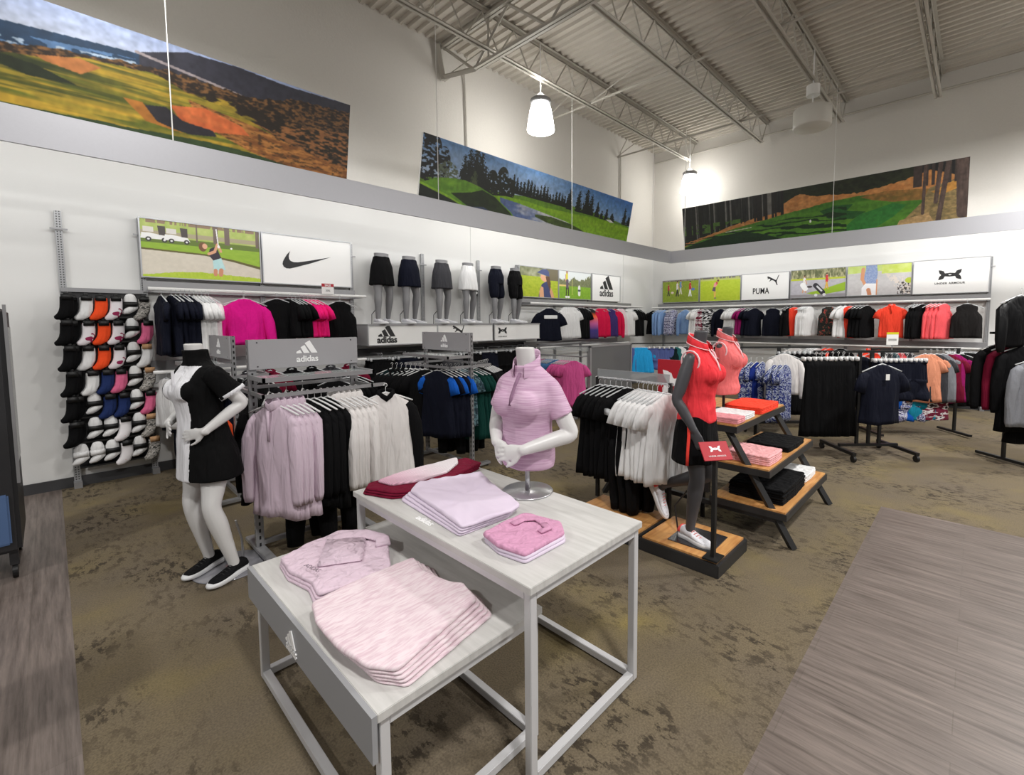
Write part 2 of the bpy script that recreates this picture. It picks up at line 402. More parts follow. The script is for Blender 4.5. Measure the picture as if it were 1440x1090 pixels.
# lights behind the valance
def area(name, loc, rot, sx, sy, power, col=(1, 1, 1)):
    L = bpy.data.lights.new(name, 'AREA'); L.shape = 'RECTANGLE'; L.size = sx; L.size_y = sy; L.energy = power; L.color = col
    o = bpy.data.objects.new(name, L); COL.objects.link(o); o.location = loc; o.rotation_euler = rot; return o
CW = (1.0, 0.995, 0.985)
area('valance_tube_left', (2.6, YF + .045, 3.08), (R_(90), 0, R_(180)), 15.0, .05, 72, CW).rotation_euler = (R_(90), 0, 0)
area('valance_tube_back', (XF + .045, -.3, 3.08), (0, 0, 0), 11.0, .05, 60, CW).rotation_euler = (R_(90), 0, R_(-90))

# pendants
m_glass = mat('prismatic_glass', rgb(255, 252, 245), 0.3, emit=(1, .985, .95, 1), estr=14.0)
def pendant(x, y, z, label, lit=True, w=520):
    t = thing('pendant_light', label, 'pendant light', (x, y, z), 0, 'high bay pendant lights')
    G().lathe([(.13, .19), (.165, .20), (.170, .25), (.12, .29), (.06, .33), (.03, .36)], 24).build('cap', M_metal, t, True)
    o = G().lathe([(.125, .205), (.150, .17), (.175, .08), (.195, -.03), (.212, -.14), (.222, -.215), (.215, -.235), (.02, -.245)], 28).build('glass_shade', m_glass, t, True)
    G().cyl((0, 0, .35), (0, 0, 6.05 - z), .01, 8).build('stem', M_white, t)
    L = bpy.data.lights.new('pendant_bulb', 'POINT'); L.energy = w; L.shadow_soft_size = .2; L.color = (1, .965, .91)
    b_ = bpy.data.objects.new('pendant_bulb', L); COL.objects.link(b_); b_.location = (x, y, z - .36)
    L = bpy.data.lights.new('pendant_uplight', 'POINT'); L.energy = 9; L.shadow_soft_size = .1; L.color = (1, .965, .91)
    b_ = bpy.data.objects.new('pendant_uplight', L); COL.objects.link(b_); b_.location = (x, y, z + .5)
pendant(5.61, 5.30, 4.93, 'lit glass pendant above the green fairway banner, nearer of the two', w=42)
pendant(10.75, 5.22, 4.93, 'lit glass pendant near the far corner above the tree-lined banner', w=14)
for (x, y) in ((.45, 4.5), (5.6, -1.1), (8.9, -1.8), (.4, -1.1), (2.6, -5.0), (8.2, -5.0), (-4.0, 2.2)):
    L = bpy.data.lights.new('store_bulb', 'AREA'); L.shape = 'DISK'; L.size = .45; L.energy = 178; L.color = (1, .98, .955)
    b_ = bpy.data.objects.new('store_bulb', L); COL.objects.link(b_); b_.location = (x, y, 4.8)
    if y > 4: L.energy = 48
    L = bpy.data.lights.new('store_uplight', 'POINT'); L.energy = 20; L.shadow_soft_size = .2; L.color = (1, .97, .92)
    b_ = bpy.data.objects.new('store_uplight', L); COL.objects.link(b_); b_.location = (x, y, 5.0)
t = thing('drum_fixture', 'unlit white drum shaped fixture hanging under the deck in front of the back wall', 'ceiling fixture', (8.75, 2.13, 4.93))
G().lathe([(.02, -.16), (.27, -.15), (.28, -.13), (.28, .14), (.27, .15), (.02, .16)], 28).build('drum', mat('drum_white', rgb(215, 213, 206), .5), t, True)
G().lathe([(.02, .36), (.1, .36), (.1, .52), (.02, .52)], 20).build('junction_box', M_white, t)
G().cyl((0, 0, .15), (0, 0, 1.1), .012, 8).build('stem', M_white, t)

wd = bpy.data.worlds.new('world'); SC.world = wd; wd.use_nodes = True
wd.node_tree.nodes['Background'].inputs[0].default_value = (1.0, .99, .975, 1); wd.node_tree.nodes['Background'].inputs[1].default_value = .20
# ================================================================ printed pictures
_rs = np.random.RandomState(3)
def vnoise(U, V, fx, fy, seed=0, octv=3):
    out = np.zeros_like(U); amp = 1.0; tot = 0
    for o in range(octv):
        rs = np.random.RandomState(seed * 17 + o); nx, ny = int(fx * 2 ** o) + 3, int(fy * 2 ** o) + 3
        T = rs.rand(ny, nx); x = U * (nx - 2); y = V * (ny - 2)
        xi = np.clip(x.astype(int), 0, nx - 2); yi = np.clip(y.astype(int), 0, ny - 2)
        a = x - xi; b = y - yi; a = a * a * (3 - 2 * a); b = b * b * (3 - 2 * b)
        out += amp * (T[yi, xi] * (1 - a) * (1 - b) + T[yi, xi + 1] * a * (1 - b) + T[yi + 1, xi] * (1 - a) * b + T[yi + 1, xi + 1] * a * b)
        tot += amp; amp *= .5
    return out / tot
class Canvas:
    def __init__(s, w, h, col):
        w *= 2; h *= 2; s.w, s.h = w, h
        s.U, s.V = np.meshgrid((np.arange(w) + .5) / w, (np.arange(h) + .5) / h)
        s.I = np.zeros((h, w, 3)); s.I[:] = col
    def put(s, m, col, col2=None, f=None):
        m = np.clip(m.astype(float), 0, 1)[..., None]; c = np.array(col, float)
        c = np.broadcast_to(c, s.I.shape)
        if col2 is not None: c = c * (1 - f[..., None]) + np.array(col2, float) * f[..., None]
        s.I = s.I * (1 - m) + c * m
    def below(s, pts, jag=0.0, seed=1, fx=60):
        """mask of everything under a polyline of (u,v)"""
        P = np.array(pts); y = np.interp(s.U[0], P[:, 0], P[:, 1])
        if jag: y = y + jag * (vnoise(s.U[:1], s.V[:1] * 0, fx, 1, seed, 2)[0] - .5) * 2
        return s.V > y[None, :]
    def poly(s, pts):
        inside = np.zeros(s.U.shape, bool); n = len(pts)
        for i in range(n):
            x1, y1 = pts[i]; x2, y2 = pts[(i + 1) % n]
            if y1 == y2: continue
            c = ((y1 > s.V) != (y2 > s.V)) & (s.U < (x2 - x1) * (s.V - y1) / (y2 - y1) + x1); inside ^= c
        return inside
    def ell(s, u, v, a, b): return ((s.U - u) / a) ** 2 + ((s.V - v) / b) ** 2 < 1
    def n(s, fx, fy, seed=0, o=3): return vnoise(s.U, s.V, fx, fy, seed, o)
    def line(s, p, q, wu, asp):
        a = np.array(p); d = np.array(q) - a; X = (s.U - a[0]) * asp; Y = s.V - a[1]; dx, dy = d[0] * asp, d[1]
        t = np.clip((X * dx + Y * dy) / (dx * dx + dy * dy), 0, 1); return (X - t * dx) ** 2 + (Y - t * dy) ** 2 < wu * wu
def sm(a, t, k=8): return np.clip((a - t) * k + .5, 0, 1)
M_print, nt, b = node_mat('printed_picture', 0.45)
va = N(nt, 'ShaderNodeVertexColor', layer_name='Print'); nt.links.new(va.outputs['Color'], b.inputs['Base Color'])
def picture(name, cv, W, H, parent, loc, rot, curve=0):
    I_ = np.pad(cv.I, ((1, 1), (1, 1), (0, 0)), 'edge'); I_ = sum(I_[a:a + cv.h, b_:b_ + cv.w] * k for a, b_, k in ((0, 1, .15), (2, 1, .15), (1, 0, .15), (1, 2, .15), (1, 1, .4)))
    g_ = .86 + .28 * vnoise(cv.U, cv.V, cv.w / 9, cv.h / 9, 77, 2) if W > 2 else 1.0; cv.I = I_ * (g_[..., None] if W > 2 else 1.0)
    w, h = cv.w, cv.h; me = bpy.data.meshes.new(name)
    xs = (np.arange(w) / (w - 1)) * W; zs = H - (np.arange(h) / (h - 1)) * H
    X, Z = np.meshgrid(xs, zs); co = np.zeros((w * h, 3)); co[:, 0] = X.ravel(); co[:, 1] = Z.ravel()
    idx = np.arange(w * h).reshape(h, w); q = np.stack([idx[1:, :-1], idx[1:, 1:], idx[:-1, 1:], idx[:-1, :-1]], -1).reshape(-1)
    nf = (w - 1) * (h - 1); me.vertices.add(w * h); me.vertices.foreach_set('co', co.ravel())
    me.loops.add(nf * 4); me.loops.foreach_set('vertex_index', q); me.polygons.add(nf)
    me.polygons.foreach_set('loop_start', np.arange(0, nf * 4, 4)); me.polygons.foreach_set('loop_total', np.full(nf, 4))
    me.update(); at = me.color_attributes.new('Print', 'FLOAT_COLOR', 'POINT')
    c = np.clip(cv.I.reshape(-1, 3) / 255, 0, 1); c = np.where(c <= .04045, c / 12.92, ((c + .055) / 1.055) ** 2.4)
    at.data.foreach_set('color', np.concatenate([c, np.ones((len(c), 1))], 1).ravel().astype(np.float32)); me.materials.append(M_print)
    o = obj(name, me, parent); o.location = loc; o.rotation_euler = rot; return o

# --- dune links banner
c = Canvas(520, 92, (172, 184, 208)); U, V = c.U, c.V
c.put(V > 0, (150, 165, 200), (190, 196, 208), np.clip(V * 3, 0, 1))
c.put(c.below([(0, .25), (.477, .25), (.633, .18), (.70, .15), (1, .3)]), (34, 58, 84))
c.put(c.below([(0, .30), (.48, .33), (.6, .25), (.68, .21), (1, .4)]) & (c.n(40, 30, 2) > .47), (84, 118, 158))
c.put(c.below([(0, .34), (.48, .36), (.6, .28), (.68, .22), (1, .4)]) & (c.n(90, 26, 5) > .60), (160, 178, 196))
c.put(c.below([(.62, 9), (.634, .165), (.70, .03), (.78, .005), (.865, .03), (1, .0)]), (50, 50, 60))
c.put(c.line((.63, .17), (.79, .28), .012, 5.6), (150, 140, 140))
c.put(c.below([(0, .42), (.475, .42), (.56, .33), (.61, .29), (.68, .245), (.8, .27), (.9, .13), (1, .10)], .02, 3, 120), (44, 34, 26), (122, 86, 50), sm(c.n(150, 60, 9), .55, 4.5))
gr = c.below([(0, .50), (.475, .50), (.53, .42), (.56, .36), (.65, .31), (.70, .40), (.77, .36), (.82, .52), (.88, .72), (1.0, 1.0)], .01, 4, 50)
c.put(gr, (96, 102, 34), (176, 144, 46), np.clip(c.n(7, 26, 11, 4) * 2.4 - .85 + (V - .6) * .3, 0, 1))
c.put(gr * sm(c.n(9, 30, 21, 3), .56, 7) * sm(-V, -.80, 8) * .8, (66, 74, 28)); c.put(gr * sm(c.n(12, 26, 33), .52, 7) * sm(-U, -.56, 12) * sm(-V, -.66, 8) * .85, (40, 50, 28)); c.put(gr * sm(c.n(8, 34, 44), .58, 8) * .5, (206, 164, 56))
c.put(c.poly([(.47, .50), (.51, .52), (.555, .60), (.50, .62), (.47, .58)]), (34, 42, 26)); c.put(c.poly([(.51, .44), (.56, .37), (.585, .40), (.56, .50), (.52, .47)]), (176, 112, 62))
br = c.poly([(.70, .46), (.82, .56), (.9, .66), (1, .70), (1, 1.05), (.8, .82), (.72, .66)])
c.put(br, (134, 84, 42), (186, 126, 64), sm(c.n(60, 40, 14), .5, 4)); c.put(br * sm(c.n(120, 60, 15), .64, 9) * .8, (70, 50, 28))
sh = c.poly([(.80, .50), (.88, .44), (1.0, .34), (1.0, .76), (.93, .70), (.86, .62)]); c.put(sh, (40, 34, 24), (156, 104, 60), sm(c.n(100, 50, 19), .5, 4.5))
c.put(c.poly([(.70, .40), (.75, .32), (.83, .28), (.87, .36), (.86, .46), (.84, .55), (.80, .50), (.76, .44)]) * sm(c.n(60, 24, 61), .42, 6), (40, 32, 24))
c.put(c.poly([(.674, .56), (.727, .50), (.784, .58), (.80, .66), (.736, .715), (.688, .67)]), (196, 92, 48), (214, 120, 66), c.n(50, 20, 3))
c.put(c.poly([(.636, .62), (.668, .585), (.693, .68), (.738, .70), (.745, .75), (.703, .79), (.657, .755)]), (42, 40, 46))
c.put(c.poly([(.61, .60), (.636, .60), (.655, .74), (.70, .80), (.64, .76)]), (168, 108, 44))
c.put(c.below([(0, .97), (.47, .88), (.57, .86), (.66, .84), (.77, .82), (.86, .87), (.92, .97), (1, 1.1)], .01, 8, 20), (40, 62, 36), (58, 76, 42), c.n(30, 20, 2))
c.put(c.below([(0, .9), (.47, .94), (.53, .93), (.57, 1.02), (.6, 1.1), (1, 1.1)]), (166, 136, 62)); c.put(c.below([(.86, 1.1), (.92, .97), (1, .93)]), (166, 116, 58), (190, 140, 70), c.n(60, 20, 7))
cv_dune = c
# --- green fairway banner
c = Canvas(520, 90, (120, 160, 205)); U, V = c.U, c.V
c.put(V > -1, (104, 146, 198), (170, 190, 216), np.clip(V * 1.9 + (c.n(8, 5, 2) - .5) * .6, 0, 1)); c.put(U > .6, (60, 118, 190), (120, 160, 210), np.clip(V * 1.8, 0, 1)) if False else None
c.put(np.clip((U - .55) * 2.4, 0, 1), (52, 112, 190), (140, 174, 216), np.clip(V * 2.2 - .1, 0, 1))
hz = c.below([(0, .6), (.14, .52), (.26, .55), (.38, .50), (.6, .44), (.8, .45), (1, .55)])
c.put(hz, (96, 138, 34))
def conifer(u, w, top, bot, col=(22, 28, 24), seed=0):
    t = np.clip((V - top) / (bot - top), 0, 1)
    jag = (vnoise(U, V, 300, 60, seed, 2) - .5) * w * 1.1
    c.put((np.abs(U - u) < w * (.12 + .88 * t) + jag * .9) & (V > top) & (V < bot), col)
for u in np.arange(.33, .60, .0155): conifer(u, .011, .23 + .05 * math.sin(u * 90) + (.06 if .5 < u < .56 else 0), .50, seed=int(u * 900))
for u, w, tp in ((.605, .017, .12), (.655, .020, .10), (.70, .026, .04), (.73, .02, .10), (.77, .016, .20)): conifer(u, w, tp, .52, seed=int(u * 777))
for u, w, tp in ((.80, .012, .36), (.83, .016, .30), (.87, .02, .36), (.955, .016, .16), (.99, .02, .3)): conifer(u, w, tp, .54, seed=int(u * 555))
for u, w, tp in ((.14, .02, .12), (.158, .022, .02), (.18, .028, -.05), (.20, .024, .02), (.215, .03, .2)): conifer(u, w, tp, .60, seed=int(u * 333))
conifer(.178, .018, .30, .6, (70, 82, 52), 5)
for (u, v, a, b_) in ((.245, .40, .022, .18), (.285, .38, .026, .26), (.31, .45, .03, .2), (.262, .5, .03, .14)): c.put(c.ell(u, v, a, b_) & (c.n(120, 40, 6) > .32), (26, 32, 24))
for (u, v, a, b_) in ((.02, .15, .04, .22), (.03, .42, .05, .25), (.07, .3, .02, .2)): c.put(c.ell(u, v, a, b_) & (c.n(90, 30, 12) > .42), (26, 28, 28))
c.put(c.ell(.085, .45, .035, .16) & (c.n(150, 50, 14) > .45), (92, 104, 84))
fair = c.below([(0, .9), (.25, .62), (.30, .58), (.40, .57), (.48, .60), (.6, .58), (.7, .56), (.8, .54), (1, .58)]); c.put(fair, (112, 158, 24), (146, 186, 44), c.n(12, 20, 4))
c.put(c.poly([(.28, .62), (.42, .66), (.62, .74), (.72, .92), (.6, 1), (.3, 1)]), (86, 104, 150), (196, 196, 200), np.clip((U - .36) * 6 + (c.n(20, 12, 3) - .5) * 2, 0, 1))
c.put(c.poly([(.44, .76), (.52, .74), (.66, .80), (.74, .94), (.6, .90), (.5, .86), (.44, .80)]), (44, 54, 30), (84, 110, 34), c.n(30, 14, 6))
c.put(c.poly([(.27, .60), (.40, .60), (.62, .72), (.72, .88), (.60, .76), (.44, .68)]), (124, 170, 34)); c.put(c.poly([(.56, .98), (.7, .90), (.85, .93), (1, 1.1), (.56, 1.1)]), (92, 130, 36))
c.put(c.below([(0, .70), (.05, .57), (.10, .52), (.145, .50), (.20, .54), (.26, .63), (.33, .82), (.38, 1.02), (1, 1.2)]), (84, 136, 34), (128, 176, 50), c.n(20, 14, 8))
c.put(c.poly([(.10, .74), (.17, .66), (.21, .58), (.26, .64), (.33, .84), (.36, 1.0), (.2, 1.0), (.17, .9)]), (24, 36, 18), (44, 62, 24), c.n(30, 14, 8))
c.put(c.poly([(.17, .88), (.22, .84), (.27, .92), (.28, 1), (.19, 1)]), (60, 74, 104)); c.put(c.below([(0, .71), (.05, .76), (.10, .83), (.18, .95), (.20, 1.1), (1, 1.1)]), (30, 38, 30))
c.put(c.line((0, .69), (.10, .81), .018, 5.9) | c.line((.10, .81), (.19, .97), .014, 5.9), (138, 184, 44)); c.put(c.poly([(.83, .52), (.86, .50), (.89, .55), (.86, .56)]), (224, 226, 226))
cv_fair = c
# --- pine wood banner
c = Canvas(520, 104, (30, 32, 28)); U, V = c.U, c.V
c.put(V > -1, (20, 22, 22), (58, 58, 54), c.n(200, 3, 4, 2) ** 1.6)
c.put((U > .43) & (U < .88), (24, 30, 22), (52, 58, 36), c.n(60, 20, 14)); c.put((U < .44) & (vnoise(U, V * 0, 150, 1, 9, 1) > .68), (112, 110, 106))
c.put((U < .28) & (V > .42) & (V < .62) & (c.n(30, 14, 5) > .45), (76, 110, 44)); c.put((U < .28) & (vnoise(U, V * 0, 110, 1, 19, 1) > .66), (26, 28, 24))
c.put(c.below([(.0, .80), (.14, .64), (.25, .52), (.30, .47), (.43, .40), (.44, .26), (.50, .12), (.55, .20), (.62, .24), (.7, .28), (.82, .20), (.9, .1), (1, .3)], .015, 4, 90), (176, 112, 58), (206, 150, 92), c.n(50, 24, 3))
c.put((U > .45) & (U < .62) & c.poly([(.50, .0), (.62, .0), (.64, .22), (.56, .22), (.52, .14)]), (36, 44, 26)); c.put((U > .26) & (U < .44) & (V < .52) & (vnoise(U, V * 0, 140, 1, 29, 1) > .62), (34, 32, 30))
c.put(c.below([(0, .86), (.14, .70), (.22, .62), (.30, .56), (.44, .46), (.60, .36), (.68, .33), (.8, .36), (.95, .5), (1, .6)], .008, 7, 60), (56, 104, 34), (98, 148, 44), np.clip(c.n(10, 14, 3) + (V - .6) * .6, 0, 1))
c.put(c.poly([(.70, .36), (.78, .32), (.92, .40), (.9, .56), (.80, .52), (.74, .44)]), (168, 112, 60), (96, 88, 40), c.n(60, 24, 5))
c.put(c.poly([(.57, .50), (.62, .44), (.68, .46), (.66, .56), (.72, .62), (.68, .72), (.60, .66)]), (38, 88, 40)); c.put(c.poly([(.66, .82), (.70, .66), (.80, .54), (.84, .60), (.80, .78), (.74, .95), (.66, .97)]) * .8, (40, 112, 50))
stripes = (np.sin((V * 60 - U * 22) + c.n(14, 10, 6) * 9) > .35) & (U < .66) & c.below([(.1, .72), (.3, .62), (.66, .46), (1, 1)]) & (V < .92); c.put(stripes, (24, 52, 26))
c.put(c.below([(0, .88), (.16, .72), (.26, .70), (.34, .76), (.42, .90), (.5, 1.05), (1, 1.1)]), (26, 48, 30), (34, 62, 36), c.n(20, 20, 8)); c.put(c.line((.20, .655), (.31, .625), .008, 4.9), (200, 196, 180)); c.put(c.ell(.537, .66, .0035, .03), (240, 240, 240))
rt_ = c.poly([(.80, 1.1), (.83, .86), (.88, .60), (.90, .38), (1.0, .26), (1.0, 1.1)]); c.put(rt_, (96, 88, 58), (176, 146, 96), c.n(130, 40, 5)); c.put(c.poly([(.80, 1.1), (.82, .85), (.9, .78), (.93, 1.1)]) , (200, 168, 120), (150, 120, 80), c.n(140, 30, 6)); c.put(c.poly([(.905, .45), (.99, .26), (.99, .42), (.93, .52)]), (190, 136, 62))
c.put((U > .83) & (V < .34) & (vnoise(U, V * 0, 120, 1, 39, 1) > .52), (64, 54, 50)); 
for a, b_, w in (((.888, .0), (.884, .78), .022), ((.928, .0), (.918, .62), .03), ((.948, .0), (.925, .96), .034), ((.982, .0), (.988, .85), .075)): c.put(c.line(a, b_, w, 4.9), (62, 50, 46), (104, 86, 78), c.n(200, 8, 3))
cv_pine = c

def banner(label, cv, x0, L, H, axis, d0, d1, z0):
    """leans out at the top: bottom edge at distance d0 beyond the valance, top at d1"""
    t = thing('landscape_banner', label, 'banner'); th = math.atan2(d0 - d1, H); Hs = H
    t.location = (x0, YL - 1.116 + d0, z0) if axis == 'x' else (XB - 1.116 + d0, x0, z0)
    t.rotation_euler = (0, 0, 0 if axis == 'x' else R_(-90))
    M = Matrix.Rotation(math.pi / 2 + th, 4, 'X')
    g = G(); g.box(0, L, 0, Hs, -.035, -.001, M=M); g.build('backing_board', M_panel, t)
    picture('printed_landscape', cv, L, Hs, t, (0, 0, 0), (math.pi / 2 + th, 0, 0))
    return t
banner('long banner of golf links by the sea, leaning above the sock display and swoosh sign', cv_dune, -2.56, 5.1, .93, 'x', .24, .06, 3.235)
banner('long banner of a bright green fairway with conifers and blue sky, middle of the three', cv_fair, 3.52, 5.1, .91, 'x', .24, .06, 3.235)
banner('long banner of a fairway edged by dark pine trunks, above the back wall', cv_pine, 5.16, 4.96, 1.02, 'y', .24, .06, 3.235)

# --- small photo boards (uv space), aspect ~1.8
def grassy(w=180, h=100, base=((120, 150, 40), (168, 190, 60)), seed=1):
    c = Canvas(w, h, base[0]); c.put(c.V > -1, base[0], base[1], c.n(24, 18, seed)); return c
A_ = 1.8
def golfer(c, u, v, s, top, bot, skin=(206, 150, 120), lean=0.0):
    c.put(c.line((u, v - .5 * s), (u + lean * s * .1, v - .05 * s), .10 * s, A_), top); c.put(c.line((u, v), (u - .06 * s, v + .55 * s), .05 * s, A_), bot); c.put(c.line((u, v), (u + .06 * s, v + .55 * s), .05 * s, A_), bot)
    c.put(c.ell(u + lean * -.05 * s, v - .68 * s, .06 * s / A_ * 1.2, .09 * s), skin); c.put(c.ell(u, v - .74 * s, .06 * s / A_ * 1.2, .06 * s), (70, 50, 40)); c.put(c.line((u + .02, v - .4 * s), (u + .1 * s, v - .1 * s), .03 * s, A_), skin)
def ph_bunker():
    c = grassy(240, 134, ((140, 172, 50), (176, 202, 82)), 3); U, V = c.U, c.V
    c.put(V < .34, (150, 172, 74), (190, 200, 120), c.n(20, 8, 2)); c.put((V > .19) & (V < .27), (170, 160, 130)); c.put((V < .06) & (c.n(50, 3, 3) > .4), (140, 116, 92))
    c.put((V > .30) & (V < .40), (100, 122, 44)); c.put(V > .40, (160, 192, 60), (134, 172, 44), c.n(16, 20, 6)); c.put(c.below([(0, .50), (.5, .53), (.75, .60), (1, .70)]), (98, 92, 46))
    c.put(c.below([(0, .53), (.5, .56), (.75, .64), (1, .75)]), (206, 198, 182), (220, 212, 196), c.n(30, 20, 5)); c.put(c.below([(0, .97), (.25, .90), (.45, .87), (1, .93)], .01, 3, 60), (160, 190, 44), (190, 206, 70), c.n(60, 20, 8))
    for u in (.04, .215):
        c.put(c.poly([(u - .03, .24), (u + .03, .235), (u + .15, .27), (u + .17, .34), (u - .04, .34)]), (238, 238, 236)); c.put(c.ell(u + .02, .345, .022, .04) | c.ell(u + .14, .345, .022, .04), (50, 48, 46)); c.put(c.ell(u + .02, .345, .010, .018) | c.ell(u + .14, .345, .010, .018), (230, 230, 230))
        c.put(c.poly([(u + .09, .10), (u + .15, .10), (u + .15, .26), (u + .10, .26)]), (70, 62, 60)); c.put(c.poly([(u - .02, .13), (u + .06, .13), (u + .06, .22), (u - .02, .22)]), (216, 212, 206))
    for u, w in ((.60, .02), (.70, .022), (.98, .015), (.44, .006)): c.put((np.abs(U - u) < w) & (V < .33), (112, 96, 88))
    c.put(c.poly([(.545, .42), (.60, .37), (.64, .58), (.575, .65), (.53, .54)]), (52, 44, 56)); c.put(c.poly([(.565, .64), (.64, .58), (.675, .80), (.57, .82)]), (172, 214, 216), (196, 230, 230), c.n(40, 10, 3))
    c.put(c.line((.585, .82), (.583, .90), .03, A_) | c.line((.635, .81), (.63, .90), .034, A_), (206, 142, 110)); c.put(c.line((.535, .52), (.585, .47), .026, A_) | c.line((.585, .47), (.612, .33), .022, A_) | c.line((.64, .46), (.625, .38), .02, A_), (222, 166, 130))
    c.put(c.ell(.485, .40, .034, .085), (120, 82, 54)); c.put(c.ell(.503, .385, .022, .05), (232, 178, 146)); c.put(c.line((.607, .05), (.62, .36), .009, A_), (240, 240, 240)); c.put(c.ell(.622, .37, .011, .03), (245, 245, 245)); c.put(c.ell(.735, .385, .010, .018), (250, 250, 250))
    return c
def ph_cap():
    c = grassy(180, 106, ((150, 176, 20), (196, 204, 60)), 5); U, V = c.U, c.V; c.put(V < .3, (110, 116, 76), (226, 222, 200), np.clip(c.n(6, 4, 8) * 1.8 - .4, 0, 1)); c.put((U > .68) & (V < .4), (112, 104, 78))
    c.put(c.poly([(.46, 1.1), (.50, .75), (.56, .55), (.66, .45), (.74, .45), (.80, .62), (.82, 1.1)]), (58, 66, 110)); c.put(c.poly([(.50, 1.1), (.49, .8), (.54, .62), (.60, .66), (.62, 1.1)]), (226, 170, 130)); c.put(c.poly([(.78, .6), (.84, .75), (.92, 1.1), (.84, 1.1), (.77, .8)]), (214, 160, 122))
    c.put(c.poly([(.54, .22), (.66, .25), (.70, .42), (.64, .48), (.55, .40), (.52, .32)]), (232, 176, 140)); c.put(c.poly([(.66, .28), (.76, .26), (.80, .5), (.78, .78), (.73, .6), (.68, .4)]), (98, 66, 44)); c.put(c.poly([(.43, .16), (.50, .10), (.58, .03), (.68, .02), (.75, .10), (.76, .26), (.66, .24), (.54, .20)]), (72, 82, 130)); return c
def ph_put():
    c = grassy(180, 106, ((112, 158, 30), (142, 184, 46)), 6); U, V = c.U, c.V; c.put(V < .52, (226, 232, 232)); c.put((V < .54) & c.below([(0, .34), (.15, .3), (.3, .4), (.45, .22), (.6, .3), (.8, .24), (1, .1)], .08, 3, 40), (92, 102, 66), (140, 142, 104), c.n(50, 20, 4)); c.put((V > .50) & (V < .56) & (U < .3), (226, 200, 120))
    c.put(c.line((.24, .05), (.24, .32), .05, A_), (222, 214, 60)); c.put(c.line((.25, .36), (.25, .6), .07, A_), (98, 84, 100)); c.put(c.line((.22, .62), (.215, .92), .022, A_) | c.line((.28, .62), (.285, .92), .022, A_), (40, 32, 30)); c.put(c.ell(.22, .94, .04, .04) | c.ell(.29, .94, .04, .04), (240, 240, 240)); c.put(c.ell(.24, .03, .03, .06), (190, 140, 116)); c.put(c.line((.20, .14), (.2, .36), .02, A_), (206, 150, 120))
    c.put(c.line((.62, .58), (.62, .82), .07, A_), (236, 236, 232)); c.put(c.ell(.62, .53, .03, .05), (236, 236, 232)); c.put(c.line((.60, .68), (.64, .68), .04, A_), (80, 90, 100)); c.put(c.line((.4, .3), (.4, .85), .008, A_), (230, 220, 120)); return c
def ph_walk():
    c = grassy(170, 100, ((124, 148, 34), (156, 172, 58)), 7); V = c.V; c.put((V < .06), (90, 78, 60), (200, 196, 190), c.n(40, 2, 3)); c.put(V < .3, c.I.mean(axis=(0, 1)) * 1.06) if False else None
    golfer(c, .17, .46, .42, (176, 44, 58), (60, 50, 50)); golfer(c, .52 - .1, .44, .5, (216, 212, 208), (44, 40, 44)); golfer(c, .51, .36, .48, (104, 148, 190), (216, 210, 196)); golfer(c, .77, .46, .5, (200, 36, 48), (244, 244, 244)); c.put(c.ell(.85, .44, .05, .06), (90, 120, 180)); c.put(c.ell(.28, .56, .04, .05), (220, 200, 196)); return c
def ph_swing():
    c = grassy(170, 100, ((166, 190, 26), (190, 206, 60)), 8); U, V = c.U, c.V; c.put(c.below([(0, -.1), (.3, -.1), (1, -.2)]) & (V < .14) & (U < 2), (186, 194, 110)); c.put((V < .07) & (c.n(40, 2, 5) > .4), (120, 116, 112))
    c.put(c.poly([(.36, .24), (.42, .20), (.44, .32), (.39, .42), (.34, .40)]), (228, 150, 150)); c.put(c.poly([(.40, .18), (.46, .24), (.42, .34)]), (206, 60, 66)); c.put(c.poly([(.33, .42), (.40, .42), (.39, .62), (.31, .56)]), (92, 74, 92)); c.put(c.line((.36, .6), (.37, .84), .022, A_) | c.line((.40, .6), (.385, .84), .02, A_), (226, 180, 90)); c.put(c.ell(.455, .15, .026, .05), (120, 80, 60)); c.put(c.ell(.39, .88, .03, .03), (120, 116, 116)); return c
def ph_cart():
    c = grassy(200, 110, ((176, 190, 30), (196, 204, 70)), 9); U, V = c.U, c.V; c.put(V < .32, (92, 98, 60), (196, 190, 150), np.clip(c.n(40, 8, 3) * 2 - .6, 0, 1)); c.put((V > .38) & c.below([(0, .38), (1, .34)]), (196, 194, 200), (170, 168, 176), c.n(20, 12, 3)); c.put(c.poly([(.3, .85), (.55, .75), (1, .50), (1, .8), (.5, .95)]), (150, 184, 44)); c.put(V > .90, (150, 146, 150))
    golfer(c, .26, .56, .46, (226, 222, 218), (214, 160, 120)); c.put(c.line((.23, .55), (.28, .68), .09, A_), (240, 240, 240)); golfer(c, .67, .48, .42, (200, 50, 56), (216, 170, 60)); c.put(c.line((.47, .58), (.60, .84), .085, A_), (44, 42, 50)); c.put(c.line((.50, .62), (.58, .78), .03, A_), (210, 210, 214)); c.put(c.ell(.48, .93, .03, .05) | c.ell(.63, .92, .03, .05), (230, 230, 232)); c.put(c.ell(.36, .62, .05, .04), (60, 50, 50)); return c
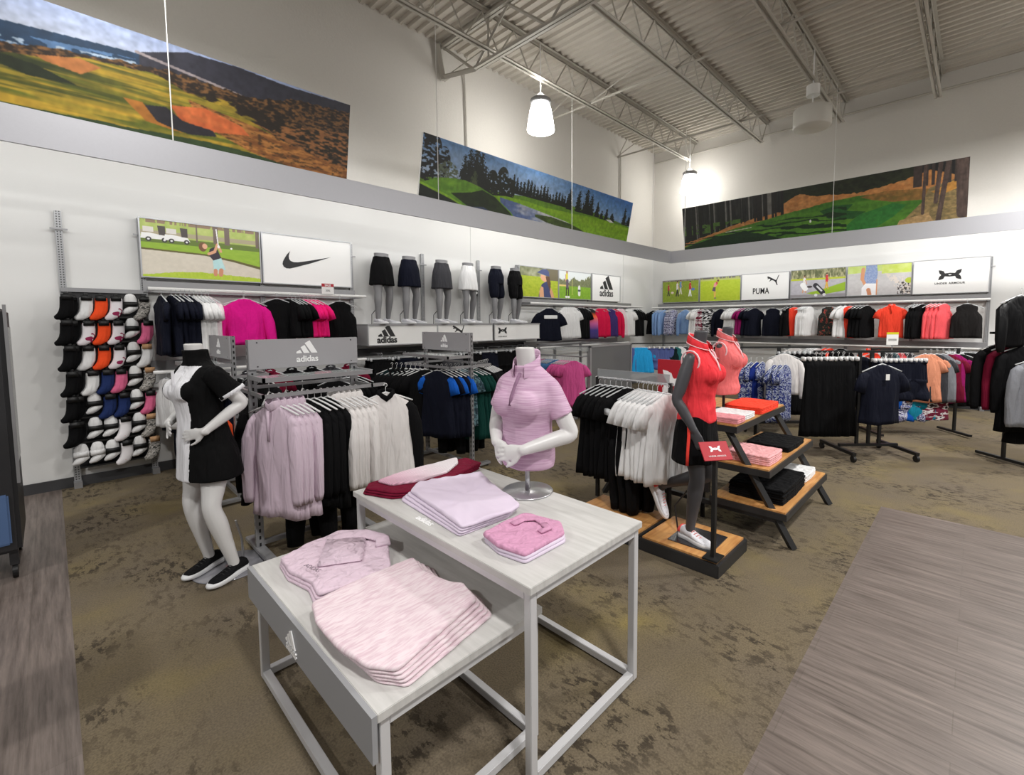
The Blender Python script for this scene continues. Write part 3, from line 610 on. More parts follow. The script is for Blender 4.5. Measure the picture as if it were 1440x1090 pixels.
def ph_vest():
    c = grassy(200, 110, ((190, 188, 188), (206, 204, 204)), 10); U, V = c.U, c.V; c.put(c.below([(0, -1), (1, -1)]) & (V < .26 - .1 * U), (184, 204, 92), (206, 222, 150), c.n(14, 6, 3)); c.put((U > .55) & (V < .3), (186, 206, 60), (214, 224, 150), c.n(12, 8, 4))
    c.put(c.poly([(.6, .28), (.75, .38), (1, .5), (1, 1.1), (.82, .9), (.7, .6)]) & (c.n(30, 14, 3) > .42), (216, 206, 196)); c.put((U > .8) & (V > .6) & (c.n(60, 24, 13) > .6), (60, 56, 54)); c.put(c.ell(.97, .56, .06, .09), (176, 190, 60))
    c.put(c.poly([(.30, -.1), (.47, -.1), (.49, .3), (.47, .62), (.29, .60), (.27, .4), (.30, .12)]), (110, 134, 184), (172, 184, 210), c.n(60, 30, 3)); c.put(c.line((.255, .12), (.245, .45), .055, A_) | c.line((.245, .45), (.36, .9), .045, A_), (214, 152, 112)); c.put(c.poly([(.30, .60), (.48, .62), (.49, 1.1), (.24, 1.1), (.24, .75)]), (240, 240, 242)); c.put(c.line((.35, .82), (.37, .98), .06, A_), (206, 140, 104)); c.put(c.line((.48, .5), (.48, 1.0), .02, A_), (214, 152, 112)); return c

# ================================================================ wall fixture system
def upright(x, y, z0, z1, label, rz=0.0, group=None):
    """slotted standard against a wall; local -y faces the room"""
    t = thing('slotted_upright', label, 'shelf upright', (x, y, 0), rz, group)
    G().box(-.025, .025, -.03, 0, z0, z1).build('slotted_post', M_slot, t)
    if z0 < .01:
        G().box(-.03, .03, -.10, 0, 0, .06).build('foot', M_metal, t)
    if z1 > 2.6: G().box(-.06, .06, -.045, -.031, z1 - .18, z1 - .165).build('cross_clip', M_metal, t)
    return t
YW = YL - .006
upright(.115, YW, 0, 2.70, 'leftmost slotted upright, standing free left of the sock display')
for x, l in ((.71, 'slotted upright between the sock display and the bunker photo'), (1.83, 'slotted upright behind the pink sweatshirt, between bunker photo and swoosh board'),
             (2.95, 'slotted upright at the right end of the swoosh board')): upright(x, YW, 0, 2.72, l)
for x, l in ((4.10, 'slotted upright between the navy skirt form and the grey skirt form'), (5.23, 'slotted upright right of the white skirt form'), (6.16, 'slotted upright left of the cap photo')):
    upright(x, YW - .01, 1.6, 2.70, l)
for x, l in ((7.27, 'slotted upright under the seam of the cap and putting photos'), (8.42, 'slotted upright under the left edge of the tall three-bar logo board'), (9.55, 'slotted upright at the right end of that logo board')): upright(x, YW, 0, 2.12, l)
for i, y in enumerate((6.16, 5.12, 4.09, 3.05, 1.98, .92, -.13)):
    nm = ['in the far corner beside the group walk photo', 'between the group walk photo and the swing photo', 'between the swing photo and the leaping cat board', 'between the leaping cat board and the push cart photo',
          'between the push cart photo and the blue vest photo', 'between the blue vest photo and the rightmost board', 'at the right end of the back wall boards'][i]
    upright(XB - .006, y, 0, 2.66 if i < 6 else 2.72, 'back wall slotted upright ' + nm, R_(-90))

def board(name, label, w, h, parent_loc, rz, cv=None, logo=None, cat='sign', fmat=M_frame):
    """framed board, local x right, z up, faces -y; origin bottom-left"""
    t = thing(name, label, cat, parent_loc, rz)
    g = G(); f = .012
    g.box(0, w, -.03, 0, 0, f); g.box(0, w, -.03, 0, h - f, h); g.box(0, f, -.03, 0, f, h - f); g.box(w - f, w, -.03, 0, f, h - f)
    g.build('frame', fmat, t)
    if cv is not None: picture('printed_photo', cv, w - 2 * f, h - 2 * f, t, (f, -.022, f), (math.pi / 2, 0, 0)); G().box(f, w - f, -.018, -.002, f, h - f).build('backing', M_panel, t)
    else: G().box(f, w - f, -.022, -.002, f, h - f).build('face', M_panel, t)
    if logo: logo(t)
    return t
def L_sw(t): g = G(); logo_swoosh(g, .60, .53, .30); stand(g, 'logo', M_logo_k, t, 0, -.0225, 0)
def L_ad(sz, cx, by, both=True, m=M_logo_k, wz=1.0):
    def f(t):
        g = G(); logo_stripes(g, sz * .86, cx + sz * .02, by + sz * .26); stand(g, 'logo', m, t, 0, -.0225, 0)
        me = text_mesh('adidas', sz * .36, .001, sz * .008, .98); o = stand(me, 'lettering', m, t, cx, -.0235, by)
    return f
def L_pu(t):
    g = G(); logo_cat(g, .26, .70, .31); stand(g, 'logo', M_logo_k, t, 0, -.0225, 0)
    me = text_mesh('PUMA', .15, .001, .003, 1.08); o_ = stand(me, 'lettering', M_logo_k, t, .44, -.0235, .14); o_.scale = (.86, 1.25, 1)
def L_uabig(t):
    g = G(); logo_ua(g, .32, .53, .34); stand(g, 'logo', M_logo_k, t, 0, -.0225, 0)
    stand(text_mesh('UNDER ARMOUR', .05, .001, .001, 1.1), 'lettering', M_logo_k, t, .53, -.0235, .17)
bz = 2.105
yb = YL - .07
board('photo_board', 'framed photo of a woman in a pale skirt swinging from a sand bunker', 1.12, .625, (.69, yb, bz), 0, ph_bunker(), cat='photo')
board('logo_board', 'framed white board with a black swoosh', 1.11, .625, (1.82, yb, bz), 0, logo=L_sw)
board('photo_board', 'square framed photo of a woman in a blue cap seen from behind', 1.13, .60, (6.17, yb, 2.10), 0, ph_cap(), cat='photo')
board('photo_board', 'framed photo of a putting golfer in yellow and a crouching figure in white', 1.11, .60, (7.31, yb, 2.10), 0, ph_put(), cat='photo')
board('logo_board', 'tall framed white board with black three-bar mark, top right of the left wall', 1.14, .62, (8.45, yb, 2.09), 0, logo=L_ad(.62, .57, .12))
xb = XB - .07; rb = R_(-90)
board('photo_board', 'framed photo of four golfers walking with bags, in the far corner', 1.02, .59, (xb, 6.17, 2.10), rb, ph_walk(), cat='photo')
board('photo_board', 'framed photo of a lone golfer in pink at the end of a swing', 1.01, .60, (xb, 5.13, 2.10), rb, ph_swing(), cat='photo')
board('logo_board', 'framed white board with a leaping cat over black capitals', 1.04, .61, (xb, 4.11, 2.10), rb, logo=L_pu)
board('photo_board', 'framed photo of two golfers pushing a bag cart beside water', 1.05, .61, (xb, 3.05, 2.11), rb, ph_cart(), cat='photo')
board('photo_board', 'framed photo of a blue sleeveless shirt and white trousers, no head shown', 1.05, .61, (xb, 1.99, 2.11), rb, ph_vest(), cat='photo')
board('logo_board', 'rightmost framed white board with two interlocking black arcs', 1.06, .63, (xb, .93, 2.10), rb, logo=L_uabig)

# header rail + hang bars under boards
def hangrail(label, x, y, z, L, rz, out=.36):
    t = thing('hang_rail', label, 'clothes rail', (x, y, z), rz)
    G().box(0, L, -.035, 0, -.02, .10).build('backing_rail', M_metal, t)
    g = G(); g.tube([(0, -out, 0), (L, -out, 0)], .012, .018, 8); g.build('bar', M_white, t)
    n = max(2, round(L / 1.1) + 1)
    for i in range(n):
        xx = .04 + (L - .08) * i / (n - 1)
        G().box(xx - .006, xx + .006, -out, -.03, -.02, .02).build('bracket', M_metal, t)
    return t
hangrail('upper clothes rail under the bunker photo and swoosh board', .70, YL - .05, 1.97, 2.27, 0)
hangrail('upper clothes rail under the cap photo, nearest the corner on the left wall', 6.15, YL - .05, 1.97, 3.95, 0)
hangrail('upper clothes rail running under the back wall boards', XB - .05, 6.3, 1.97, 6.45, rb)
hangrail('lower clothes rail on the back wall', XB - .05, 5.1, 1.12, 5.25, rb)
hangrail('lower clothes rail on the left wall behind the dress mannequin', .70, YL - .05, 1.12, 2.25, 0)
hangrail('lower clothes rail on the left wall near the far corner', 6.3, YL - .05, 1.12, 3.2, 0)

# sale tag on the swoosh board's rail
t = thing('sale_card', 'small white card with a red SALE heading on the rail below the swoosh', 'price card', (2.38, YL - .44, 1.985))
G().box(0, .15, 0, .004, .0, .13).build('card', M_panel, t); G().box(0, .15, -.001, .004, .09, .13).build('heading', M_red, t)
stand(text_mesh('SALE', .036, .0005, .001), 'lettering', M_logo_w, t, .075, -.002, .098)
stand(text_mesh('20%', .035, .0005, .0), 'lettering', M_dkmetal, t, .075, -.001, .03)

# ================================================================ platform with the three logo boxes
for i, (x0, nm, lg) in enumerate(((2.98, 'long white box with the black three-bar mark under the black and navy skirts', L_ad(.30, .235, .045)),
        (4.10, 'long white box with a leaping cat, under the grey and white skirts', None), (5.25, 'long white box with two interlocking arcs, under the navy and black shorts', None))):
    t = thing('logo_box', nm, 'sign', (x0, YL - .42, 1.31)); w = 1.11 if i < 2 else 1.13
    G().box(0, w, -.0, .02, .0, .26).build('face', M_panel, t); G().box(-.006, w + .006, -.012, .40, .262, .285).build('shelf_top', M_metal, t)
    G().box(-.008, .004, -.012, .38, -.01, .262).build('end_trim', M_frame, t); G().box(-.006, w + .006, -.012, .03, -.015, 0).build('lower_trim', M_frame, t)
    if i == 0:
        g = G(); logo_stripes(g, .27, .28, .11); stand(g, 'logo', M_logo_k, t, 0, -.001, 0); stand(text_mesh('adidas', .125, .001, .004, .98), 'lettering', M_logo_k, t, .28, -.003, .025)
    elif i == 1: g = G(); logo_cat(g, .24, .40, .06); stand(g, 'logo', M_logo_k, t, 0, -.001, 0)
    else: g = G(); logo_ua(g, .20, .19, .16); stand(g, 'logo', M_logo_k, t, 0, -.001, 0); stand(text_mesh('UNDER ARMOUR', .026, .0005), 'lettering', M_logo_k, t, .19, -.002, .045)
t = thing('peg_rail', 'dark metal rail of straight arms under the white logo boxes', 'clothes rail', (2.98, YL - .02, 1.18))
G().box(0, 3.4, -.03, 0, -.04, .06).build('rail', M_dkmetal, t)
for i in range(9): G().cyl((.2 + i * .37, 0, 0), (.2 + i * .37, -.38, .01), .006, 6).build('arm', M_steel, t)

# ================================================================ tables
m_top, nt, b = node_mat('table_laminate', 0.45)
tc = N(nt, 'ShaderNodeTexCoord'); mp = N(nt, 'ShaderNodeMapping'); mp.inputs['Scale'].default_value = (14, 1.2, 1); nt.links.new(tc.outputs['Object'], mp.inputs[0])
n_ = N(nt, 'ShaderNodeTexNoise', Scale=2.0, Detail=5.0, Roughness=.65); nt.links.new(mp.outputs[0], n_.inputs['Vector'])
r_ = ramp(nt, n_.outputs['Fac'], [(.3, rgb(182, 181, 178)), (.55, rgb(198, 197, 194)), (.75, rgb(208, 207, 205))]); nt.links.new(r_.outputs[0], b.inputs['Base Color'])
m_tf = mat('table_frame_paint', rgb(205, 205, 207), 0.42, 0.15)
m_tp = mat('table_panel', rgb(150, 151, 154), 0.5)
def table(label, x0, x1, y0, y1, h, s=.032, open_left=False):
    t = thing('display_table', label, 'table', ((x0 + x1) / 2, (y0 + y1) / 2, 0)); a, b_ = (x1 - x0) / 2, (y1 - y0) / 2
    G().box(-a, a, -b_, b_, h - .028, h, bev=.002).build('tabletop', m_top, t)
    g = G(); i = .012
    for sy in (-1, 1): g.box(-a + i + s, a - i - s, sy * (b_ - i) - (s if sy > 0 else 0), sy * (b_ - i) + (0 if sy > 0 else s), h - .028 - s, h - .028)
    for sx in (-1, 1): g.box(sx * (a - i) - (s if sx > 0 else 0), sx * (a - i) + (0 if sx > 0 else s), -b_ + i + s, b_ - i - s, h - .028 - s, h - .028)
    g.build('apron_frame', m_tf, t)
    for sx in (-1, 1):
        for sy in (-1, 1):
            cx, cy = sx * (a - i - s / 2), sy * (b_ - i - s / 2); G().box(cx - s / 2, cx + s / 2, cy - s / 2, cy + s / 2, 0.006, h - .0285, bev=.002).build('leg', m_tf, t)
            G().cyl((cx, cy, 0), (cx, cy, .008), .012, 10).build('glide', M_black, t)
    g = G()
    for sy in (-1, 1): cy = sy * (b_ - i - s / 2); g.box(-a + i + s, a - i - s, cy - s / 2, cy + s / 2, .008, .008 + s, bev=.002)
    for sx in ((1,) if open_left else (-1, 1)): cx = sx * (a - i - s / 2); g.box(cx - s / 2, cx + s / 2, -b_ + i + s, b_ - i - s, .008, .008 + s, bev=.002)
    g.build('floor_rail', m_tf, t)
    return t
tt = table('taller of two nesting display tables, pale top on a square white frame', 1.045, 1.75, 1.045, 2.36, .735, open_left=True)
lt = table('lower nesting display table with a grey front panel, partly under the taller one', .565, 1.235, 1.17, 2.34, .53)
G().box(-.352, -.336, -.585, .585, .39 - .0, .53).build('front_panel', m_tp, lt)
g = G(); logo_stripes(g, .10, 0, .03, .004); o = g.build('panel_logo', M_logo_w, lt); o.location = (-.353, .04, .405); o.rotation_euler = (R_(90), 0, R_(-90))
o = obj('panel_lettering', text_mesh('adidas', .042, .002, .001), lt); o.data.materials.append(M_logo_w); o.location = (-.354, .04, .403); o.rotation_euler = (R_(90), 0, R_(-90))
g = G(); logo_stripes(g, .10, 0, .03, .003); o = g.build('top_logo', M_logo_w, tt); o.location = (-.325 + .04, .055, .7355); o.rotation_euler = (0, 0, R_(-90))
o = obj('top_lettering', text_mesh('adidas', .048, .0015, .001), tt); o.data.materials.append(M_logo_w); o.location = (-.325 + .01, .055, .737); o.rotation_euler = (0, 0, R_(-90))

# ================================================================ two-post floor racks
m_glassy = mat('shelf_glass', rgb(210, 216, 216), 0.12, alpha=0.45)
def hrack(label, x, y, rz, L, z=1.505, zh=.205, logo_w=.19, arms=((.25, -1),), shelf=True):
    """header faces local -y, posts at local x=0 and L"""
    t = thing('clothing_rack', label, 'clothing rack', (x, y, 0), rz)
    for px in (0, L):
        o = G().box(-.025, .025, -.015, .015, .05, z).build('post', M_post, t); o.location.x = px
        G().box(px - .03, px + .03, -.30, .24, .02, .05, bev=.004).build('foot', M_metal, t)
        for sy in (-.27, .21): G().cyl((px, sy, 0), (px, sy, .022), .018, 10).build('glide', M_black, t)
    G().box(.025, L - .025, -.015, .015, .055, .085).build('base_rail', M_metal, t)
    h = G().box(-.022, L + .022, -.034, -.016, z - zh, z, bev=.002).build('header_panel', M_header, t)
    g = G(); logo_stripes(g, logo_w * .8, L / 2, z - zh * .52, .002); stand(g, 'logo', M_logo_w, h, 0, -.035, 0)
    stand(text_mesh('adidas', logo_w * .33, .001, .0015, .98), 'lettering', M_logo_w, h, L / 2, -.036, z - zh * .82)
    g = G()
    for sx in (.03, L - .03):
        for zz in (z - .02, z - zh + .02): g.cyl((sx, -.036, zz), (sx, -.033, zz), .005, 8)
    g.build('screw', M_dkmetal, h)
    if shelf:
        G().box(.0, L, -.30, -.02, z - zh - .055, z - zh - .045).build('glass_shelf', m_glassy, t)
        g = G(); g.box(-.02, L + .02, -.31, -.295, z - zh - .065, z - zh - .035); g.box(-.02, -.005, -.31, 0, z - zh - .065, z - zh - .035); g.box(L + .005, L + .02, -.31, 0, z - zh - .065, z - zh - .035); g.build('shelf_frame', M_metal, t)
    g = G(); g.box(-.02, L + .12, -.285, -.27, 1.13, 1.155); g.box(-.02, -.005, -.285, 0, 1.13, 1.155); g.box(L + .005, L + .02, -.285, 0, 1.13, 1.155); g.build('hang_bar', M_metal, t)
    g = G(); g.box(-.02, L + .02, .27, .285, 1.13, 1.155); g.box(-.02, -.005, 0, .285, 1.13, 1.155); g.box(L + .005, L + .02, 0, .285, 1.13, 1.155); g.build('rear_hang_bar', M_metal, t)
    return t
hrack('two-post rack with wide grey logo header, holding the pale lilac hoodies', .935, 3.63, 0, .71)
hrack('two-post rack standing edge-on behind the dress mannequin, small logo header to the left', 1.10, 5.48, R_(-90), .68, logo_w=.17)
hrack('two-post rack edge-on behind the busts table, header over navy and blue shirts', 3.10, 4.86, R_(-90), .87, logo_w=.17)
# ================================================================ garments
def smooth01(t): t = max(0, min(1, t)); return t * t * (3 - 2 * t)
GCACHE = {}
def garment_mesh(kind, L, seed=0, w=1.0, fold=1.0):
    """hook at the origin, width along x, front faces -y. slot 0 cloth, slot 1 sleeve / trim"""
    base = kind; kind = 'long' if kind == 'zip' else kind
    key = (base, round(L, 2), seed, round(w, 2), fold)
    if key in GCACHE: return GCACHE[key]
    rs = random.Random(seed * 31 + len(kind)); g = G(); n = 36
    ph = [rs.uniform(0, 6.28) for _ in range(6)]
    if kind in ('tee', 'polo', 'long', 'hoodie', 'tank', 'dress', 'vneck'):
        sw = .185 if kind != 'tank' else .165
        keys = [(-.066, .048, .018), (-.080, .070, .022), (-.108, .120, .026), (-.142, sw - .010, .030), (-.175, sw + .002, .036), (-.25, .182, .046), (-.36, .180, .048), (-.5, .192, .044)]
        if kind == 'tank': keys[3] = (-.130, .128, .026); keys[4] = (-.18, .122, .032); keys[5] = (-.26, .18, .044)
        if kind == 'dress': keys += [(-.7, .24, .05)]
        zend = -.07 - L
        def prof(z):
            for a, b_ in zip(keys, keys[1:]):
                if z >= b_[0]:
                    f = (z - a[0]) / (b_[0] - a[0]); return a[1] + (b_[1] - a[1]) * f, a[2] + (b_[2] - a[2]) * f
            k = keys[-1]; return k[1] + (k[0] - z) * .06, k[2]
        zs = [-.066, -.073, -.082, -.094, -.108, -.124, -.140, -.157, -.18, -.21, -.25] + [-.25 + (zend + .25) * i / 9 for i in range(1, 10)]
        rings = []
        for i, z in enumerate(zs):
            hw, dp = prof(z); t = smooth01((-.12 - z) / max(.1, -zend - .12)); r = []
            for k in range(n):
                a = 2 * math.pi * k / n; ca, sa = math.cos(a), math.sin(a)
                x = hw * w * math.copysign(abs(ca) ** .75, ca); y = dp * math.copysign(abs(sa) ** .8, sa)
                wv = math.sin(x * 34 + ph[0] + z * 3) * .011 + math.sin(x * 61 + ph[1] - z * 5) * .006 + math.sin(x * 15 + ph[2]) * .010
                y += wv * t * fold * (1 if sa < 0 else .7); x *= 1 - .04 * t * math.sin(z * 9 + ph[3])
                if kind == 'vneck' and z > -.10 and sa < 0: y += .01
                r.append((x, y, z + (t > .97) * (.008 * math.sin(x * 20 + ph[4]))))
            rings.append(r)
        g.ring_loft(rings)
        if kind in ('tee', 'polo', 'vneck', 'dress'):
            for s in (-1, 1):
                d = rs.uniform(-.01, .02)
                P = [(s * (sw - .045) * w, 0, -.150), (s * (sw - .012) * w, 0, -.180), (s * (sw + .022) * w, -d, -.235), (s * (sw + .046) * w, -d * 1.5, -.315)]
                g.tube(P, [.036, .048, .056, .062], [.026, .032, .028, .020], 14, 1, up=(0, 1, 0))
        if kind in ('long', 'hoodie'):
            for s in (-1, 1):
                d = rs.uniform(-.01, .03); q = min(.60, L)
                P = [(s * (sw - .045) * w, 0, -.150), (s * (sw - .010) * w, 0, -.195), (s * (sw + .015) * w, -d, -.30), (s * (sw + .030) * w, -d * 1.4, -.45), (s * (sw + .030) * w, -d * 1.5, -.08 - q), (s * (sw + .028) * w, -d * 1.6, -.12 - q)]
                g.tube(P, [.036, .048, .050, .045, .038, .030], [.026, .034, .036, .032, .026, .018], 14, 1, up=(0, 1, 0))
        if kind == 'hoodie':
            g.ell((0, .035, -.115), (.105, .05, .075), 16, 0); g.tube([(-.085, -.0, -.075), (-.06, -.04, -.12), (0, -.052, -.17), (.06, -.04, -.12), (.085, 0, -.075)], .018, .022, 10)
            g.ring_loft([[(x * .14, -.052 - .004 * math.cos(x * 3), -.42 + zz) for x in (-1, -.5, 0, .5, 1)] for zz in (0, -.12)], 0, False, False)
        if base == 'zip':
            g.tube([(.056, .0, -.060), (.03, -.026, -.068), (0, -.034, -.085), (-.03, -.026, -.068), (-.056, 0, -.060), (-.03, .022, -.052), (.03, .022, -.052), (.056, 0, -.060)], .007, .030, 8, 0, up=(0, 0, 1)); g.box(-.005, .005, -.056, -.04, -.30, -.10, 1)
        if kind == 'polo':
            g.tube([(.052, .0, -.066), (.03, -.022, -.075), (0, -.030, -.098), (-.03, -.022, -.075), (-.052, 0, -.066), (-.03, .02, -.058), (.03, .02, -.058), (.052, 0, -.066)], .008, .020, 8, 1, up=(0, 0, 1))
            g.box(-.012, .012, -.052, -.03, -.22, -.09, 1)
    elif kind in ('pants', 'shorts', 'skirt', 'jogger'):
        hw0 = .17; z0 = -.085
        if kind == 'skirt':
            rings = []
            for i in range(12):
                z = z0 - L * i / 11; hw = (hw0 + .075 * (i / 11)) * w; r = []
                for k in range(n):
                    a = 2 * math.pi * k / n; ca, sa = math.cos(a), math.sin(a); x = hw * ca
                    r.append((x, .03 * math.copysign(abs(sa) ** .8, sa) + .014 * fold * (i / 11) * math.sin(x * 52 + ph[0]), z))
                rings.append(r)
            g.ring_loft(rings)
        else:
            crotch = .26; rings = []
            for i in range(7):
                z = z0 - crotch * i / 6; hw = (hw0 + .03 * (i / 6)) * w
                rings.append([(hw * math.copysign(abs(math.cos(2 * math.pi * k / n)) ** .8, math.cos(2 * math.pi * k / n)), .032 * math.sin(2 * math.pi * k / n) + .004 * math.sin(k + ph[1]), z) for k in range(n)])
            g.ring_loft(rings)
            for s in (-1, 1):
                m_ = 10; P = []; rx = []; ry = []
                for i in range(m_):
                    f = i / (m_ - 1); z = z0 - crotch + .05 - (L - crotch + .05) * f
                    P.append((s * (.098 + .012 * math.sin(f * 5 + ph[2])) * w, .008 * math.sin(f * 7 + ph[3]), z)); rx.append((.098 - (.03 if kind == 'pants' else .045 if kind == 'jogger' else -.012) * f) * w); ry.append(.034 + .003 * math.sin(f * 9))
                g.tube(P, rx, ry, 18, 0, up=(0, 1, 0))
            g.box(-hw0 * w, hw0 * w, -.034, .034, z0 - .03, z0, 0, bev=.008)
    me = g.mesh(kind, [M_white, M_white], True); GCACHE[key] = me
    return me
HM = {}
def hanger_mesh(kind='top', m=None):
    k = (kind, m.name)
    if k in HM: return HM[k]
    g = G()
    hook = [(.012 * math.sin(a), 0, .012 * math.cos(a) - .004) for a in [R_(x) for x in range(-110, 181, 24)]] + [(0, 0, -.05)]
    g.tube(hook[::-1], .0022, None, 6)
    if kind == 'top': g.tube([(-.19, 0, -.128), (-.10, 0, -.090), (-.02, 0, -.062), (0, 0, -.056), (.02, 0, -.062), (.10, 0, -.090), (.19, 0, -.128)], .007, .006, 8)
    else:
        g.tube([(-.15, 0, -.06), (.15, 0, -.06)], .005, None, 8); g.box(-.165, -.135, -.036, .036, -.10, -.05, bev=.004); g.box(.135, .165, -.036, .036, -.10, -.05, bev=.004)
    HM[k] = g.mesh('hanger', m, True); return HM[k]
HB = bpy.data.meshes
def setmat(o, *ms):
    for i, m in enumerate(ms):
        o.material_slots[i].link = 'OBJECT'; o.material_slots[i].material = m
NAME = {'zip': 'zip_neck_top', 'tee': 'tee_shirt', 'polo': 'polo_shirt', 'long': 'long_sleeved_top', 'hoodie': 'hoodie', 'tank': 'sleeveless_top', 'dress': 'dress', 'vneck': 'v_neck_shirt', 'pants': 'trousers', 'jogger': 'joggers', 'shorts': 'shorts', 'skirt': 'skirt'}
CAT = {'zip': 'top', 'tee': 'shirt', 'polo': 'shirt', 'long': 'top', 'hoodie': 'hoodie', 'tank': 'top', 'dress': 'dress', 'vneck': 'shirt', 'pants': 'trousers', 'jogger': 'trousers', 'shorts': 'shorts', 'skirt': 'skirt'}
def garment(kind, x, y, z, face, m, label, group=None, L=.62, m2=None, w=1.0, s=1.0, seed=0, hm=None, tilt=0.0, fold=1.0):
    """face = direction the front looks, degrees (0 = +x, 90 = +y)"""
    o = obj(NAME[kind], garment_mesh(kind, L / s, seed, w, fold)); o.location = (x, y, z); o.rotation_euler = (tilt, 0, R_(face + 90)); o.scale = (s, s, s)
    setmat(o, m, m2 or m); tag(o, label, CAT[kind], group)
    hm = hm or M_hang
    obj('hanger', hanger_mesh('clip' if kind in ('pants', 'shorts', 'skirt', 'jogger') else 'top', hm), o)
    return o
ORD = ['first', 'second', 'third', 'fourth', 'fifth', 'sixth', 'seventh', 'eighth', 'ninth', 'tenth', 'eleventh', 'twelfth', 'thirteenth', 'fourteenth', 'fifteenth', 'sixteenth']
def run(kind, p0, p1, n, face, m, desc, where, side='left', z=1.97, group=None, **k):
    """n similar garments hung from p0 to p1; label = desc, ordinal from one end, where"""
    jit = k.pop('jit', 5)
    far = (abs(p0[0] - (XB - .41)) < .01) or (abs(p0[1] - (YL - .41)) < .01 and p0[0] > 7)
    if far:      # seen almost end-on: turned on the rail, so keep the bunch inside its stretch
        face += 32; k.setdefault('w', .9); v_ = Vector(p1) - Vector(p0)
        if v_.length > .2: d_ = v_.normalized() * min(.09, v_.length * .25); p0 = tuple(Vector(p0) + d_); p1 = tuple(Vector(p1) - d_)
    for i in range(n):
        f = i / (n - 1) if n > 1 else .5
        x = p0[0] + (p1[0] - p0[0]) * f; y = p0[1] + (p1[1] - p0[1]) * f
        lab = f'{desc}, {ORD[i]} from the {side} {where}' if n > 1 else f'{desc} {where}'
        garment(kind, x, y, z, face + random.uniform(-jit, jit), m[i % len(m)] if isinstance(m, list) else m, lab, group or (desc + 's ' + where if n > 1 else None), seed=i % 4, **k)

def F(n, r, g, b, **k):
    new = 'cloth_' + n not in MATS
    m = fabric('cloth_' + n, r, g, b, **k)
    if new:   # soft vertical folds
        nt = m.node_tree; b_ = nt.nodes['Principled BSDF']; tc = nt.nodes.new('ShaderNodeTexCoord'); mp = nt.nodes.new('ShaderNodeMapping'); mp.inputs['Scale'].default_value = (11, 11, 2.2); nt.links.new(tc.outputs['Object'], mp.inputs[0])
        nz = nt.nodes.new('ShaderNodeTexNoise'); nz.inputs['Scale'].default_value = 1.6; nz.inputs['Detail'].default_value = 2; nz.inputs['Distortion'].default_value = .6; nt.links.new(mp.outputs[0], nz.inputs['Vector'])
        bp = nt.nodes.new('ShaderNodeBump'); bp.inputs['Strength'].default_value = .55; bp.inputs['Distance'].default_value = .05; nt.links.new(nz.outputs['Fac'], bp.inputs['Height']); nt.links.new(bp.outputs[0], b_.inputs['Normal'])
    return m
c_black = F('black', 10, 10, 12); c_navy = F('navy', 15, 18, 32); c_white = F('white', 232, 232, 232, vary=.03); c_mag = F('magenta', 226, 26, 142); c_pink = F('hot_pink', 238, 30, 120)
c_lil = F('lilac', 205, 186, 200, vary=.04); c_palep = F('pale_pink', 232, 212, 218, vary=.04); c_offw = F('off_white', 222, 218, 216, vary=.03); c_fuch = F('fuchsia', 214, 24, 72); c_purp = F('purple', 66, 52, 110)
c_blue = F('light_blue', 130, 162, 208); c_teal = F('teal', 44, 104, 104); c_dteal = F('dark_teal', 10, 32, 34); c_sblue = F('slate_blue', 66, 106, 150); c_royal = F('royal_blue', 24, 92, 190); c_rose = F('rose', 206, 84, 144)
c_cor = F('coral', 252, 74, 52); c_corp = F('coral_pink', 240, 92, 98); c_plum = F('plum', 140, 22, 92); c_peach = F('peach', 226, 150, 118); c_grey = F('grey', 128, 130, 136); c_char = F('charcoal', 62, 62, 66); c_burg = F('burgundy', 110, 16, 44)
c_sky = F('sky_blue', 40, 160, 222); c_dusk = F('dusk_blue', 84, 96, 150); c_green = F('bottle_green', 10, 54, 48); c_smoke = F('dark_olive_black', 30, 28, 28)
def pattern(name, stops, scale=20, kind='voronoi', rough=.85, sc=(1, 1, 1)):
    m, nt, b = node_mat('cloth_' + name, rough); tc = N(nt, 'ShaderNodeTexCoord'); mp = N(nt, 'ShaderNodeMapping'); mp.inputs['Scale'].default_value = sc; nt.links.new(tc.outputs['Object'], mp.inputs[0])
    if kind == 'voronoi':
        n_ = N(nt, 'ShaderNodeTexNoise', Scale=scale, Detail=2.0); src = n_.outputs['Fac']; nt.links.new(mp.outputs[0], n_.inputs['Vector'])
    elif kind == 'wave':
        n_ = N(nt, 'ShaderNodeTexWave', Scale=scale, Distortion=1.5, bands_direction='Z'); src = n_.outputs['Color']; nt.links.new(mp.outputs[0], n_.inputs['Vector'])
    else:
        n_ = N(nt, 'ShaderNodeSeparateXYZ'); nt.links.new(mp.outputs[0], n_.inputs[0]); src = n_.outputs['Z']
    r = ramp(nt, src, stops, 'CONSTANT' if kind != 'grad' else 'LINEAR'); nt.links.new(r.outputs[0], b.inputs['Base Color']); return m
c_flbl = pattern('blue_floral', [(0, rgb(22, 40, 110)), (.50, rgb(190, 198, 216)), (.56, rgb(60, 66, 96)), (.62, rgb(24, 36, 96))], 34)
c_flpw = pattern('violet_print', [(0, rgb(70, 70, 110)), (.46, rgb(214, 216, 232)), (.56, rgb(110, 110, 160))], 34)
c_flbk = pattern('dark_floral', [(0, rgb(30, 30, 28)), (.54, rgb(70, 66, 50)), (.6, rgb(180, 60, 56)), (.66, rgb(40, 36, 34))], 22)
c_bwp = pattern('black_white_print', [(0, rgb(18, 18, 22)), (.5, rgb(232, 232, 234)), (.64, rgb(24, 24, 28))], 13, sc=(.7, .7, 2.2))
c_rwp = pattern('burgundy_white_print', [(0, rgb(120, 20, 54)), (.52, rgb(236, 230, 232)), (.64, rgb(40, 30, 40))], 13, sc=(.7, .7, 2.2))
